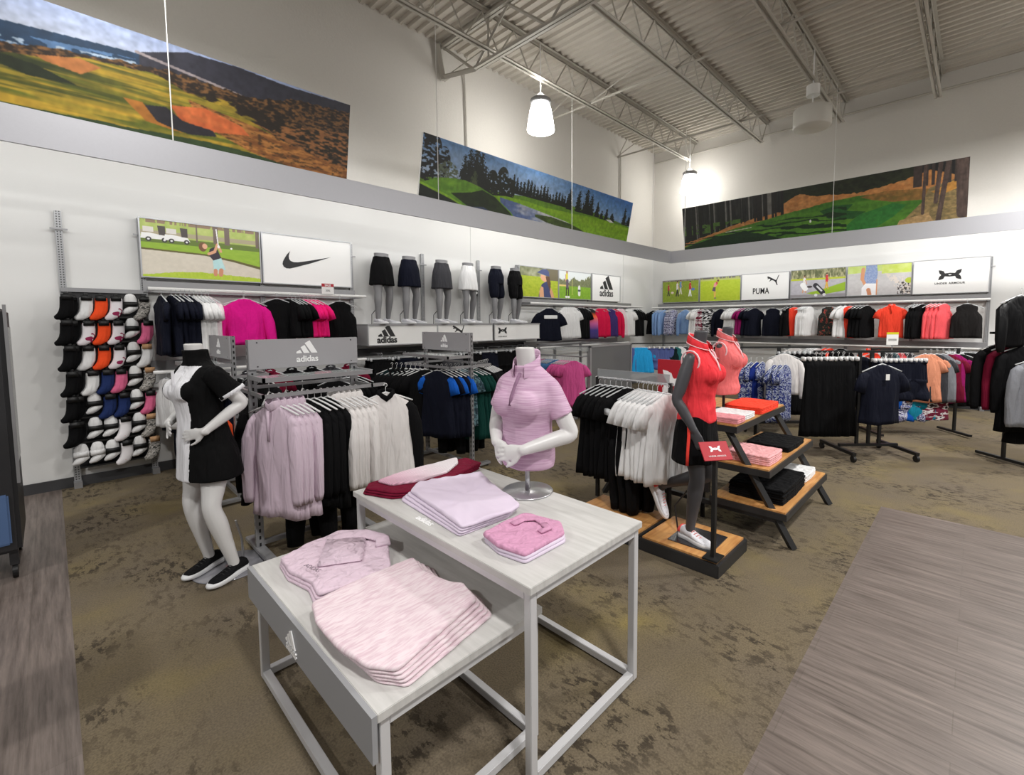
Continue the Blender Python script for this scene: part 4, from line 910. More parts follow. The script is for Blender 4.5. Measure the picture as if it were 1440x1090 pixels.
c_tealp = pattern('teal_print', [(0, rgb(34, 56, 66)), (.5, rgb(92, 124, 132)), (.62, rgb(40, 70, 78))], 24)
c_dstr = pattern('dark_teal_stripe', [(0, rgb(9, 22, 24)), (.5, rgb(16, 44, 44))], 5.0, 'wave')
c_sun = pattern('sunset_print', [(0, rgb(60, 50, 90)), (.40, rgb(70, 56, 130)), (.58, rgb(200, 96, 160)), (.80, rgb(244, 100, 50)), (.92, rgb(22, 22, 26))], 1, 'grad')
_mp = [n_ for n_ in c_sun.node_tree.nodes if n_.type == 'MAPPING'][0]; _mp.inputs['Location'].default_value = (0, 0, 1.12); _mp.inputs['Scale'].default_value = (1, 1, 1.5)

zr = 1.965; yr = YL - .41
# ---- left wall, upper rail
W1 = 'on the upper rail under the bunker photo'
garment('tee', .80, yr, zr, 185, c_navy, 'single navy shirt apart from the bunch beside the sock display', L=.60)
run('tee', (.88, yr), (1.03, yr), 5, 195, c_navy, 'navy shirt', W1, L=.62)
run('tee', (1.07, yr), (1.17, yr), 4, 200, c_white, 'white shirt', W1, L=.60)
garment('tee', 1.20, yr, zr, 200, c_palep, 'very pale pink shirt at the end of the white shirts by the pink sweatshirt', L=.58)
garment('long', 1.52, yr - .05, zr, 268, c_mag, 'bright magenta sweatshirt facing out under the seam of photo and swoosh board', L=.50, s=1.18, seed=1)
garment('long', 1.54, yr + .06, zr, 268, c_mag, 'second magenta sweatshirt, mostly hidden behind the front one', L=.50, s=1.16, seed=2)
garment('vneck', 1.86, yr - .03, zr, 262, c_black, 'black v-neck shirt facing out right of the magenta sweatshirt', L=.48)
run('tee', (1.99, yr), (2.12, yr), 4, 205, c_black, 'black short-sleeved shirt', 'on the rail under the swoosh', L=.46)
run('tee', (2.17, yr), (2.31, yr), 4, 205, c_pink, 'hot pink shirt', 'on the rail under the swoosh', L=.46)
garment('tank', 2.60, yr - .03, zr, 266, c_black, 'black sleeveless polo facing out at the right end under the swoosh', L=.47, s=1.12)
# ---- left wall, upper rail near the corner
W2 = 'on the left wall rail near the corner'
o = garment('tee', 6.60, yr - .06, zr, 250, c_navy, 'navy polo with white yoke facing out under the cap photo', L=.62, s=1.35, m2=c_navy)
G().box(-.105, .105, -.058, -.045, -.215, -.165, bev=.004).build('white_yoke', c_white, o)
run('tee', (7.05, yr), (7.50, yr), 5, 235, c_white, 'white polo', W2, L=.62)
run('tee', (7.60, yr), (7.75, yr), 3, 228, c_black, 'black shirt', W2, L=.64)
garment('tank', 7.97, yr, zr, 250, c_sun, 'black sleeveless top with orange, pink and violet chevrons on the left wall rail', L=.64, s=1.1)
run('tank', (8.2, yr), (8.6, yr), 5, 230, c_fuch, 'fuchsia sleeveless shirt', W2, L=.62)
garment('tank', 8.72, yr, zr, 235, c_purp, 'deep purple sleeveless shirt between the fuchsia ones on the left wall', L=.62)
garment('long', 8.86, yr, zr, 232, c_fuch, 'fuchsia long-sleeved top right of the purple shirt on the left wall', L=.60)
run('tank', (9.02, yr), (9.26, yr), 3, 230, c_palep, 'pale pink sleeveless shirt', W2, L=.62)
run('tee', (9.38, yr), (9.60, yr), 3, 230, c_white, 'plain white shirt', 'on the rail under the three-bar board', L=.62)
run('tee', (9.76, yr), (9.96, yr), 3, 226, c_black, 'black shirt', 'at the corner end of the left wall rail', L=.64)
# ---- back wall, upper rail
xr = XB - .41; W3 = 'on the back wall upper rail'
garment('tee', xr, 6.22, zr, 215, c_black, 'black shirt at the corner end of the back wall rail', L=.62)
run('long', (xr, 6.10), (xr, 5.92), 3, 215, c_blue, 'light blue long-sleeved shirt', 'in the corner of the back wall', L=.62)
run('tank', (xr, 5.85), (xr, 5.60), 4, 212, c_flpw, 'violet and white print shirt', W3, L=.62)
garment('long', xr - .03, 5.33, zr, 186, c_blue, 'light blue long-sleeved polo facing out under the group walk photo', L=.60, w=.85)
run('tee', (xr, 5.10), (xr, 4.98), 3, 212, c_white, 'white shirt', 'right of the blue long-sleeved polo', L=.60)
run('tank', (xr, 4.93), (xr, 4.87), 2, 208, c_rwp, 'burgundy and white print shirt', W3, L=.60)
run('tank', (xr, 4.82), (xr, 4.72), 2, 200, c_bwp, 'black and white print shirt', W3, L=.60)
garment('long', xr - .03, 4.44, zr, 186, c_navy, 'navy long-sleeved top facing out under the swing photo', L=.60, w=.82)
run('tee', (xr, 4.24), (xr, 4.05), 4, 208, c_white, 'white cap-sleeved shirt', 'behind the two coral mannequins', L=.60)
run('tee', (xr, 3.97), (xr, 3.91), 2, 205, c_plum, 'plum shirt', W3, L=.60)
run('tee', (xr, 3.83), (xr, 3.68), 3, 205, c_navy, 'navy shirt', 'under the leaping cat board', L=.62)
garment('tank', xr - .03, 3.29, zr, 184, c_navy, 'near-black sleeveless vest facing out under the leaping cat board', L=.60, s=1.12)
run('tank', (xr, 3.02), (xr, 2.95), 2, 205, c_black, 'black sleeveless shirt', 'right of the near-black vest on the back wall', L=.60)
garment('tank', xr, 2.87, zr, 205, c_cor, 'coral sleeveless shirt squeezed between black and white ones on the back wall', L=.60)
run('tank', (xr, 2.79), (xr, 2.50), 5, 205, c_white, 'white sleeveless shirt', 'left of the dark floral top', L=.60)
garment('tank', xr - .03, 2.22, zr, 184, c_flbk, 'dark floral sleeveless top facing out on the back wall', L=.58)
run('tee', (xr, 2.02), (xr, 1.94), 2, 205, c_white, 'white short-sleeved shirt', 'right of the dark floral top', L=.62)
garment('tee', xr, 1.86, zr, 205, c_cor, 'coral short-sleeved shirt between white and black ones right of the floral top', L=.62)
run('tee', (xr, 1.76), (xr, 1.58), 4, 202, c_black, 'black short-sleeved shirt', 'left of the bright coral polo', L=.62)
garment('polo', xr - .03, 1.19, zr, 184, c_cor, 'bright coral polo facing out under the blue vest photo', L=.60, s=1.0)
run('tank', (xr, .92), (xr, .68), 4, 202, c_black, 'black sleeveless shirt', 'right of the bright coral polo', L=.62)
run('tank', (xr, .62), (xr, .44), 4, 202, c_corp, 'coral pink sleeveless shirt', W3, L=.62)
garment('tank', xr - .03, .14, zr, 182, c_smoke, 'dark sleeveless high-neck top at the right end of the back wall rail', L=.58, s=1.12)
# ---- lower rails, back wall
zl = 1.115
run('long', (xr, 2.62), (xr, 2.34), 4, 205, c_white, 'white long-sleeved top', 'on the back wall lower rail', z=zl, L=.62)
run('long', (xr, 2.27), (xr, 2.18), 2, 205, c_cor, 'coral long-sleeved top', 'on the back wall lower rail', z=zl, L=.60)
garment('long', xr - .03, 1.98, zl, 184, c_black, 'black long-sleeved top on the lower rail under the dark floral top', L=.60)
garment('tee', xr, 2.83, zl, 190, c_offw, 'off-white top hanging left of the white long-sleeved ones on the lower rail', L=.60)
run('polo', (xr, 1.6), (xr, 1.3), 3, 190, c_cor, 'coral top', 'on the lower rail behind the black skirt rack', z=zl, L=.55)
run('pants', (xr, .36), (xr, -.02), 7, 190, c_black, 'long black trousers', 'at the right end of the lower rail', z=zl, L=.92)
run('tank', (xr, 4.9), (xr, 4.3), 6, 205, [c_teal, c_white, c_char, c_dteal], 'sleeveless top', 'on the lower back rail near the corner', z=zl, L=.5)
# ---- lower rail, left wall behind the dress mannequin
run('tee', (.86, yr), (1.16, yr), 5, 205, c_navy, 'navy top', 'on the low rail behind the dress mannequin', z=zl, L=.56)
garment('tank', .80, yr, zl, 200, c_white, 'white top at the left end of the low rail beside the socks', L=.5)
run('pants', (.98, yr - .05), (1.2, yr - .05), 3, 220, c_navy, 'navy trousers', 'low behind the dress mannequin', z=1.0, L=.85)
run('polo', (1.3, yr), (2.7, yr), 7, 240, [c_black, c_char, c_burg, c_black], 'dark top', 'on the low rail behind the lilac tops', z=zl, L=.6)
# ---- shorts and trousers on the pegs under the logo boxes
W5 = 'hanging on the pegs under the white logo boxes'
for i, (x, m, k, L) in enumerate(((3.2, c_black, 'shorts', .42), (3.62, c_navy, 'shorts', .42), (4.0, c_black, 'shorts', .5), (4.4, c_char, 'pants', .85), (4.8, c_black, 'pants', .85), (5.15, c_navy, 'pants', .85), (5.5, c_black, 'shorts', .46), (5.85, c_black, 'shorts', .46), (6.1, c_navy, 'pants', .8))):
    nm = ['black', 'navy', 'black', 'charcoal', 'black', 'navy', 'black', 'black', 'navy'][i]
    garment(k, x, YL - .36, 1.17, 255, m, f'{nm} {NAME[k].replace("_", " ")} {W5}, {ORD[i]} from the left', 'bottoms on the pegs under the logo boxes', L=L, seed=i % 4, w=1.05)
    garment(k, x + .02, YL - .22, 1.17, 258, m, f'{nm} {NAME[k].replace("_", " ")} tucked behind the front pair, {ORD[i]} peg from the left', 'bottoms on the pegs under the logo boxes', L=L, seed=(i + 1) % 4, w=1.05)
# ---- rack A: lilac tops, black tops, off-white tops
W6 = 'on the rack with the wide grey header'
for i in range(5):
    garment('zip', .98 + i * .040, 3.36 + i * .004, 1.15, 211 - i * 2, c_lil, f'pale lilac zip-neck top {W6}, {ORD[i]} from the left', 'pale lilac zip-neck tops on the rack', L=.76 - (.02 if i == 0 else 0), seed=i % 4, hm=M_hangw, s=1.0, w=.86)
for i in range(4): garment('long', 1.20 + i * .045, 3.37, 1.15, 206, c_black, f'black long-sleeved top {W6}, {ORD[i]} from the left', 'black tops on the lilac zip-neck rack', w=.8, L=.72 + .02 * i, seed=i % 4, hm=M_hangw)
for i in range(5): garment('zip', 1.38 + i * .04, 3.37, 1.15, 206, c_offw, f'off-white zip-neck top {W6}, {ORD[i]} from the left', 'off-white zip-neck tops on the rack', L=.66, w=.8, seed=i % 4, hm=M_hangw)
o = garment('long', 1.72, 3.26, 1.15, 252, c_offw, 'off-white top with black sleeves facing out at the right end of the wide-header rack', L=.72, m2=c_black, s=1.05, hm=M_hangw, seed=2)
G().tube([(.058, .0, -.058), (.03, -.030, -.078), (0, -.040, -.100), (-.03, -.030, -.078), (-.058, 0, -.058), (-.03, .024, -.05), (.03, .024, -.05), (.058, 0, -.058)], .009, .024, 8).build('collar', c_black, o, True)
garment('jogger', 1.22, 3.44, .98, 250, c_black, 'black joggers reaching the floor under the lilac tops', L=.86, hm=M_hangw)
garment('jogger', 1.40, 3.5, .98, 240, c_black, 'black joggers reaching the floor under the off-white tops', L=.86, hm=M_hangw, seed=1)
for i in range(4): garment('long', 1.0 + i * .12, 3.92, 1.15, 150, c_black, f'black top on the rear bar of the lilac zip-neck rack, {ORD[i]} from the left', 'black tops on the rear bar', L=.75, seed=i % 4, hm=M_hangw)
# ---- rack B (edge-on)
for i in range(5): garment('tee', 1.38, 5.30 - i * .1, 1.15, 195, [c_black, c_char, c_black, c_navy, c_black][i], f'dark shirt on the edge-on rack behind the dress mannequin, {ORD[i]} from the back', 'dark shirts on the edge-on rack', L=.6, seed=i % 4)
garment('tank', 1.0, 4.95, .86, 230, F('neon_coral', 255, 92, 48), 'small neon coral top low on the edge-on rack behind the dress mannequin', L=.26, s=.6)
# ---- rack C: dark teal polos, navy and blue shirts, patterned and green ones
W7 = 'on the rack behind the burgundy skirts'
for i in range(8):
    f = i / 7; garment('polo' if i < 4 else 'tee', 2.62 + .20 * f, 4.80 - .05 * i, 1.16, 215 + 3 * i, [c_dteal, c_dstr, c_dteal, c_dstr, c_black, c_black, c_black, c_black][i], f'{"dark teal striped" if i < 4 else "black"} polo {W7}, {ORD[i]} from the left', 'dark polos on the rack behind the burgundy skirts', L=.66, seed=i % 4, hm=M_hangw, m2=c_black)
for i in range(5):
    garment('tee', 2.84 + i * .045, 4.24 - i * .02, 1.16, 204, c_navy, f'navy shirt with royal blue sleeves, {ORD[i]} from the left, left of the bust', 'navy and royal blue shirts', L=.72, m2=c_royal if i % 2 == 0 else c_navy, seed=i % 4, hm=M_hangw)
for i in range(2): garment('tee', 3.07 + i * .05, 4.17, 1.16, 204, c_tealp, f'grey-teal patterned shirt {W7}, {"left" if i == 0 else "right"} one', 'patterned shirts', L=.62, seed=i)
for i in range(3): garment('tee', 3.18 + i * .05, 4.14, 1.16, 206, c_green, f'bottle green top {W7}, {ORD[i]} from the left', 'bottle green tops', L=.78, seed=i)
for i in range(6): garment('tee', 3.40 + i * .05, 4.22 + .03 * i, 1.16, 210, c_black, f'black shirt left of the lilac bust, {ORD[i]} from the left', 'black shirts left of the lilac bust', L=.82, seed=i % 4, hm=M_hangw)
for i in range(4): garment('jogger', 3.05 + i * .1, 4.3, 1.0, 212, c_black, f'black trousers under the blue shirts, {ORD[i]} from the left', 'black trousers under the blue shirts', L=.78, seed=i % 4)
# second rack seen edge-on behind, with black bottoms
for i in range(5): garment('tee', 2.05 + i * .07, 4.95 + .03 * i, 1.08, 225, c_black, f'black shirt behind the raglan top, {ORD[i]} from the left', 'black shirts behind the raglan top', L=.62, seed=i % 4)

# ---- glass-sided gondola between bust and coral mannequins
t = thing('display_gondola', 'grey metal gondola with a perforated end panel behind the lilac bust', 'shelving unit', (5.95, 4.55, 0))
m_mesh = mat('perforated_panel', rgb(112, 113, 114), .45, .2, alpha=.82)
for px, py in ((0, 0), (0, 1.15), (1.2, 0), (1.2, 1.15)): G().box(px - .02, px + .02, py - .02, py + .02, 0, 1.22).build('post', M_metal, t)
G().box(.02, 1.18, -.008, .008, .12, 1.20).build('end_panel', m_mesh, t)
g = G(); g.box(-.02, 1.22, -.02, .02, 1.20, 1.225); g.box(-.02, 1.22, 1.13, 1.17, 1.20, 1.225); g.box(-.02, .02, .02, 1.13, 1.20, 1.225); g.box(1.18, 1.22, .02, 1.13, 1.20, 1.225); g.build('top_frame', M_metal, t)
G().box(0, 1.2, .02, 1.13, 1.14, 1.15).build('top_shelf', m_glassy, t)
G().box(-.0, .03, 0, 1.15, .10, .16).build('base_rail', M_metal, t); g = G(); g.cyl((-.18, -.0, 1.06), (-.18, 1.15, 1.06), .012, 8); [g.box(-.18, 0, yy, yy + .02, 1.05, 1.07) for yy in (.03, 1.1)]; g.build('front_bar', M_metal, t)
for yy in (.25, .95): G().box(-.35, 0, yy, yy + .04, 0, .05).build('foot', M_metal, t)
W8 = 'on the front bar of the glass-topped gondola'
for i in range(6): garment('tee', 5.77, 4.74 + i * .05, 1.05, 222, c_rose, f'rose pink shirt {W8}, {ORD[i]} from the right', 'rose pink shirts on the gondola', L=.74, m2=c_rose, seed=i % 4)
for i in range(5): garment('tee', 5.77, 5.10 + i * .05, 1.05, 220, c_sblue, f'slate blue shirt {W8}, {ORD[i]} from the right', 'slate blue shirts on the gondola', L=.76, seed=i % 4)
for i in range(6): garment('tee', 5.77, 5.40 + i * .05, 1.05, 220, F('mauve', 160, 110, 136), f'mauve shirt {W8}, {ORD[i]} from the right', 'mauve shirts on the gondola', L=.6, seed=i % 4)
# ---- blue clothes behind the gondola
t = thing('clothing_rack', 'black bar rack of blue shirts and shorts between gondola and red sign', 'clothing rack', (8.2, 4.6, 0), R_(-38))
G().box(-.8, .8, -.012, .012, 1.17, 1.195).build('hang_bar', M_black, t)
for s in (-1, 1): G().box(s * .78 - .012, s * .78 + .012, -.012, .012, .05, 1.19).build('post', M_black, t); G().box(s * .78 - .02, s * .78 + .02, -.25, .25, 0, .05).build('foot', M_black, t)
ca, sa = math.cos(R_(-38)), math.sin(R_(-38))
def rackpt(u): return 8.2 + ca * u, 4.6 + sa * u
for i, (u, k, m, nm) in enumerate(((-.62, 'tee', c_dusk, 'dusk blue shirt'), (-.54, 'tee', c_dusk, 'dusk blue shirt'), (-.42, 'tee', c_sky, 'bright sky blue shirt'), (-.34, 'tee', c_sky, 'bright sky blue shirt'), (-.27, 'tee', c_sky, 'bright sky blue shirt'),
        (-.12, 'shorts', c_dusk, 'blue shorts'), (-.02, 'shorts', c_dusk, 'blue shorts'), (.08, 'shorts', c_dusk, 'blue shorts'), (.18, 'shorts', c_dusk, 'blue shorts'), (.30, 'tank', c_dteal, 'dark green top'), (.38, 'tank', c_teal, 'teal top'), (.48, 'tank', c_white, 'white top'), (.58, 'tank', c_char, 'charcoal top'))):
    x, y = rackpt(u); garment(k, x, y, 1.17, 232 if u < -.2 else 225, m, f'{nm}, {ORD[i]} garment from the left on the rack of blues', 'garments on the blue rack', L=.50 if k != 'shorts' else .42, seed=i % 4, hm=M_hangw)
# ---- T rack with floral tops, white blouse and black trousers
t = thing('clothing_rack', 'black rolling rack of blue floral tops right of the coral mannequins', 'clothing rack', (7.45, 2.15, 0), R_(-48))
G().box(-.62, .62, -.012, .012, 1.21, 1.235).build('hang_bar', M_black, t); G().box(-.02, .02, -.02, .02, .08, 1.21).build('post', M_black, t); G().box(-.6, .6, -.025, .025, .07, .11).build('base', M_black, t)
for s in (-1, 1):
    G().box(s * .58 - .02, s * .58 + .02, -.28, .28, .07, .10).build('foot', M_black, t)
    for q in (-.26, .26): G().cyl((s * .58 - .012, q, .035), (s * .58 + .012, q, .035), .035, 14).build('caster', M_black, t)
ca2, sa2 = math.cos(R_(-48)), math.sin(R_(-48))
def rp2(u, v=0): return 7.45 + ca2 * u - sa2 * v, 2.15 + sa2 * u + ca2 * v
for i in range(4): x, y = rp2(-.60 + i * .09, -.25 + .02 * i); garment('tee', x, y, 1.08, 262, c_flbl if i != 2 else F('deep_blue', 24, 44, 120), f'{"blue floral" if i != 2 else "plain deep blue"} top right of the coral bust, {ORD[i]} from the left', 'blue tops right of the coral bust', L=.78, w=.72, seed=i % 4)
for i in range(3): x, y = rp2(-.22 + i * .08, -.32); garment('tee', x, y, 1.05, 262, c_flbl, f'blue floral dress left of the white blouse, {ORD[i]} from the left', 'blue floral dresses', L=.80, seed=i % 4)
x, y = rp2(-.02, -.2); garment('long', x, y, 1.21, 212, c_offw, 'pale grey-white blouse between the floral tops and black trousers', L=.58, s=1.15)
for i in range(6): x, y = rp2(.14 + i * .075, 0); garment('skirt' if i > 3 else 'pants', x, y, 1.21, 222, c_black, f'black bottoms on the floral rack, {ORD[i]} from the left', 'black bottoms on the floral rack', L=.92 if i < 4 else .6, seed=i % 4)
# ---- rolling rack with the navy tee and black skirts
t = thing('clothing_rack', 'black Z-shaped rolling rack carrying navy and black clothes in front of the back wall', 'clothing rack', (6.62, .95, 0), R_(-47))
G().box(-.62, .62, -.015, .015, 1.235, 1.265).build('hang_bar', M_black, t)
for u in (-.07, .07, .2): G().box(u - .015, u + .015, -.015, .015, .12, 1.24).build('post', M_black, t)
G().box(-.28, .42, -.02, .02, .11, .14).build('lower_rail', M_black, t)
for u in (-.3, .42):
    G().box(u - .02, u + .02, -.32, .32, .075, .11).build('foot', M_black, t)
    for q in (-.3, .3): G().cyl((u - .014, q, .038), (u + .014, q, .038), .038, 16).build('caster', M_black, t)
ca3, sa3 = math.cos(R_(-47)), math.sin(R_(-47))
def rp3(u, v=0): return 6.62 + ca3 * u - sa3 * v, .95 + sa3 * u + ca3 * v
for i in range(6): x, y = rp3(-.60 + i * .065, -.02); garment('skirt', x, y, 1.24, 222, c_black, f'long black skirt left of the big navy shirt, {ORD[i]} from the left', 'long black skirts', L=.92, w=.72, seed=i % 4, hm=M_hangw)
x, y = rp3(-.05, -.34); o = garment('tee', x, y, 1.20, 226, c_navy, 'large navy shirt with a white tag facing out on the black rolling rack', L=.66, s=1.2, seed=1)
G().box(-.018, .018, -.075, -.071, -.20, -.145).build('price_tag', M_white, o)
for i in range(6): x, y = rp3(.22 + i * .06, -.04); garment('shorts', x, y, 1.22, 224, c_navy, f'navy shorts right of the big navy shirt, {ORD[i]} from the left', 'navy shorts on the rolling rack', L=.46, seed=i % 4, hm=M_hangw)
for i in range(4): x, y = rp3(-.2 + i * .08, .12); garment('tee', x, y, 1.24, 224, [c_navy, c_char, c_black, c_navy][i], f'dark shirt behind the big navy shirt, {ORD[i]} from the left', 'dark shirts behind the navy shirt', L=.6, seed=i % 4)
# sign on top
t = thing('sign_holder', 'small white card with a yellow top edge standing on the black rolling rack', 'price card', (6.86, .73, 1.265), R_(-47))
G().box(-.07, .07, -.002, .002, .06, .21).build('card', M_panel, t); G().box(-.07, .07, -.003, .003, .185, .21).build('yellow_edge', mat('yellow_strip', rgb(214, 206, 40), .5), t); G().box(-.004, .004, -.004, .004, 0, .06).build('stem', M_metal, t); g = G(); [g.box(-.05, .05, -.003, -.0022, zz, zz + .006) for zz in (.11, .125)]; g.build('print_lines', M_dkmetal, t)
# ---- rack behind with peach, grey, burgundy and bright shorts
t = thing('clothing_rack', 'black rack behind the rolling one, with peach, grey and burgundy tops', 'clothing rack', (8.35, .62, 0), R_(-50))
G().box(-.6, .6, -.015, .015, 1.20, 1.225).build('hang_bar', M_black, t)
for s in (-1, 1): G().box(s * .58 - .015, s * .58 + .015, -.015, .015, .05, 1.21).build('post', M_black, t); G().box(s * .58 - .02, s * .58 + .02, -.28, .28, .02, .05).build('foot', M_black, t)
ca4, sa4 = math.cos(R_(-50)), math.sin(R_(-50))
def rp4(u, v=0): return 8.35 + ca4 * u - sa4 * v, .62 + sa4 * u + ca4 * v
for i, (m, nm) in enumerate(((c_peach, 'peach'), (c_peach, 'second peach'), (c_char, 'dark grey'), (c_grey, 'mid grey'), (c_burg, 'burgundy'), (c_plum, 'dark raspberry'), (c_black, 'black'))):
    x, y = rp4(.02 + i * .08, -.15); garment('tee', x, y, 1.21, 214, m, f'{nm} shirt on the rack right of the navy shorts', 'shirts right of the navy shorts', L=.66, seed=i % 4)
for i, (m, nm) in enumerate(((c_plum, 'raspberry'), (c_royal, 'royal blue'), (c_flpw, 'grey print'), (F('aqua', 30, 140, 170), 'aqua'), (c_rwp, 'raspberry print'))):
    x, y = rp4(-.42 + i * .16, -.10); garment('shorts', x, y, .72, 222, m, f'{nm} shorts on the low bar under the navy shorts', 'bright shorts on the low bar', L=.42, seed=i % 4)
for i in range(6): x, y = rp4(-.5 + i * .09, .1); garment('tank', x, y, 1.21, 218, [c_cor, c_white, c_char, c_tealp, c_corp, c_char][i], f'top crowded on the bar behind the navy shirt, {ORD[i]} from the left', 'tops crowded behind the navy shirt', L=.5, seed=i % 4)
# ---- jackets at the right edge
t = thing('clothing_rack', 'black rack cut by the right picture edge, with jackets and sweatshirts', 'clothing rack', (7.75, -.62, 0), R_(-42))
G().box(-.75, .55, -.015, .015, 1.46, 1.485).build('upper_bar', M_black, t)
for s in (-1, 1): G().box(s * .5 - .015, s * .5 + .015, -.015, .015, .05, 1.9 if s > 0 else 1.48).build('post', M_black, t); G().box(s * .5 - .02, s * .5 + .02, -.3, .3, .02, .05).build('foot', M_black, t)
c_puff = F('quilted_black', 10, 10, 12, rough=.5)
garment('long', 7.36, -.34, 1.96, 228, c_puff, 'black jacket hung highest at the right picture edge', L=.55, s=1.25)
for i, (m, nm, x, y, L, z) in enumerate(((c_black, 'black', 7.42, -.22, .72, 1.42), (c_burg, 'burgundy', 7.40, -.33, .70, 1.42), (c_black, 'second black', 7.36, -.40, .95, 1.40), (c_grey, 'grey marl', 7.22, -.52, .75, 1.28), (c_black, 'third black', 7.5, -.5, 1.1, 1.40))):
    garment('long', x, y, z, 205, m, f'{nm} sweatshirt on the rack at the right picture edge', 'sweatshirts at the right picture edge', L=L, s=1.15, seed=i % 4)
# ================================================================ bodies (one continuous surface by voxel remesh)
def remesh(g, voxel, smooth_it=4, name='body', relax=.5):
    me = g.mesh('tmp', M_white); o = bpy.data.objects.new('tmp', me)
    m = o.modifiers.new('r', 'REMESH'); m.mode = 'VOXEL'; m.voxel_size = voxel; m.use_smooth_shade = True
    s = o.modifiers.new('s', 'SMOOTH'); s.factor = relax; s.iterations = smooth_it
    out = bake(o); out.name = name
    bpy.data.objects.remove(o); out.materials.clear(); return out
def spline(P, k=4): return catmull([tuple(p) for p in P], k, closed=False)
def limb(g, P, r, ry=None, n=16, k=5, up=(0, 1, 0)):
    """P joints; r radii at the joints; smooth interpolation"""
    ry = ry or r; Q = [tuple(p) + (a, b_) for p, a, b_ in zip(P, r, ry)]; S = catmull(Q, k, closed=False)
    g.tube([s[:3] for s in S], [s[3] for s in S], [s[4] for s in S], n, up=up, round_cap=True)
def torso(g, secs, k=4, n=28, sq=1.0):
    """secs: (x, y, z, rx, ry)"""
    S = catmull(secs, k, closed=False)
    rings = [[(x + rx * math.copysign(abs(math.cos(t)) ** sq, math.cos(t)), y + ry * math.copysign(abs(math.sin(t)) ** sq, math.sin(t)), z) for t in [2 * math.pi * j / n for j in range(n)]] for x, y, z, rx, ry in S]
    g.ring_loft(rings)
def hand(g, wrist, d, nrm, thumb_side, curl=.35, size=1.0, spread=.06, tc=.3):
    """five fingers. d: wrist->fingers, nrm: out of the palm, thumb_side: +1/-1 along nrm x d"""
    W = Vector(wrist); d = Vector(d).normalized(); nm = Vector(nrm); nm = (nm - d * nm.dot(d)).normalized(); s = nm.cross(d) * thumb_side; z = size
    g.tube([W - d * .015, W + d * .02 * z, W + d * .055 * z, W + d * .085 * z], [.024 * z, .029 * z, .037 * z, .035 * z], [.017 * z, .016 * z, .0145 * z, .012 * z], 16, up=tuple(nm), round_cap=True)
    for i, (off, ln) in enumerate(((.029, .068), (.010, .078), (-.009, .073), (-.027, .058))):
        p = W + d * (.082 - .004 * abs(i - 1)) * z + s * off * z; dr = (d + s * (off * spread / .03)).normalized(); a = curl * (1 + .12 * i); P = [p - dr * .015 * z]; 
        for j, f in enumerate((.42, .33, .25)):
            P.append(P[-1] + dr * (ln * f + (.015 if j == 0 else 0)) * z); ax = dr.cross(nm).normalized(); dr = Matrix.Rotation(a, 3, ax) @ dr
        P.append(P[-1] + dr * .004 * z) if False else None
        g.tube(P, [.0088 * z, .0082 * z, .0076 * z, .0062 * z], None, 10, up=tuple(nm), round_cap=True)
    p = W + d * .022 * z + s * .020 * z; dr = (d * .62 + s * .72 + nm * tc).normalized(); P = [p, p + dr * .035 * z]; dr = (d * .85 + s * .45 + nm * tc).normalized(); P += [P[-1] + dr * .030 * z]; dr = (d * .95 + s * .2 + nm * tc).normalized(); P += [P[-1] + dr * .024 * z]
    g.tube(P, [.0135 * z, .0115 * z, .0098 * z, .0078 * z], None, 10, up=tuple(nm), round_cap=True)
def sleeve(g, S, E, f, r, n=20):
    S = Vector(S) + Vector((0, 0, -.018)); E = Vector(E); P = [S + (S - E).normalized() * .03 + Vector((-.02 if S.x > 0 else .02, 0, 0)), S, S.lerp(E, f * .45), S.lerp(E, f)]
    Q = catmull([tuple(p) + (a,) for p, a in zip(P, r)], 4, False); g.tube([q[:3] for q in Q], [q[3] for q in Q], None, n, up=(0, 1, 0))
def shoe(parent, ankle, yaw, pitch, m_up, m_sole, m_acc, m_heel=None, size=1.0):
    """toe along local -y. origin under the ankle at the sole"""
    e = G(); Ls = [(.072, .026, .03, .062), (.055, .034, .034, .085), (.02, .036, .034, .090), (-.02, .036, .030, .078), (-.06, .041, .028, .060), (-.105, .044, .026, .048), (-.15, .040, .024, .040), (-.178, .026, .022, .032)]
    rings = []
    for y, hw, z0, zt in catmull(Ls, 3, False):
        rings.append([(hw * math.copysign(abs(math.cos(t)) ** .8, math.cos(t)), y, max(.022, .022 + (zt - .022) * (.5 + .5 * math.sin(t)))) for t in [2 * math.pi * j / 20 for j in range(20)]])
    e.ring_loft(rings)
    up = e.build('shoe', m_up, parent, True); up.location = ankle; up.rotation_euler = (pitch, 0, yaw); up.scale = (size,) * 3
    g = G(); out = catmull([(0, .085), (.036, .06), (.036, 0), (.046, -.08), (.044, -.15), (.018, -.192), (-.018, -.192), (-.044, -.15), (-.046, -.08), (-.036, 0), (-.036, .06)], 4)
    g.ring_loft([[(x * a, y * (a if y < 0 else 1), z) for x, y in out] for a, z in ((.93, 0), (1, .006), (1.02, .020), (.97, .030))]); g.build('sole', m_sole, up, True)
    g = G()
    for i in range(5): y = -.018 - .02 * i; z = .080 - .0075 * i; g.tube([(-.020, y, z - .006), (0, y - .003, z + .004), (.020, y, z - .006)], .003, None, 6)
    g.build('laces', m_acc, up, True)
    if m_heel: g = G(); g.ring_loft([[(hw * math.cos(t) * 1.03, y + .002, max(.025, .024 + (zt - .022) * (.5 + .5 * math.sin(t)))) for t in [2 * math.pi * j / 16 for j in range(16)]] for y, hw, z0, zt in ((.076, .027, .03, .066), (.060, .034, .034, .086), (.046, .036, .034, .09))]); g.build('heel_patch', m_heel, up, True)
    return up
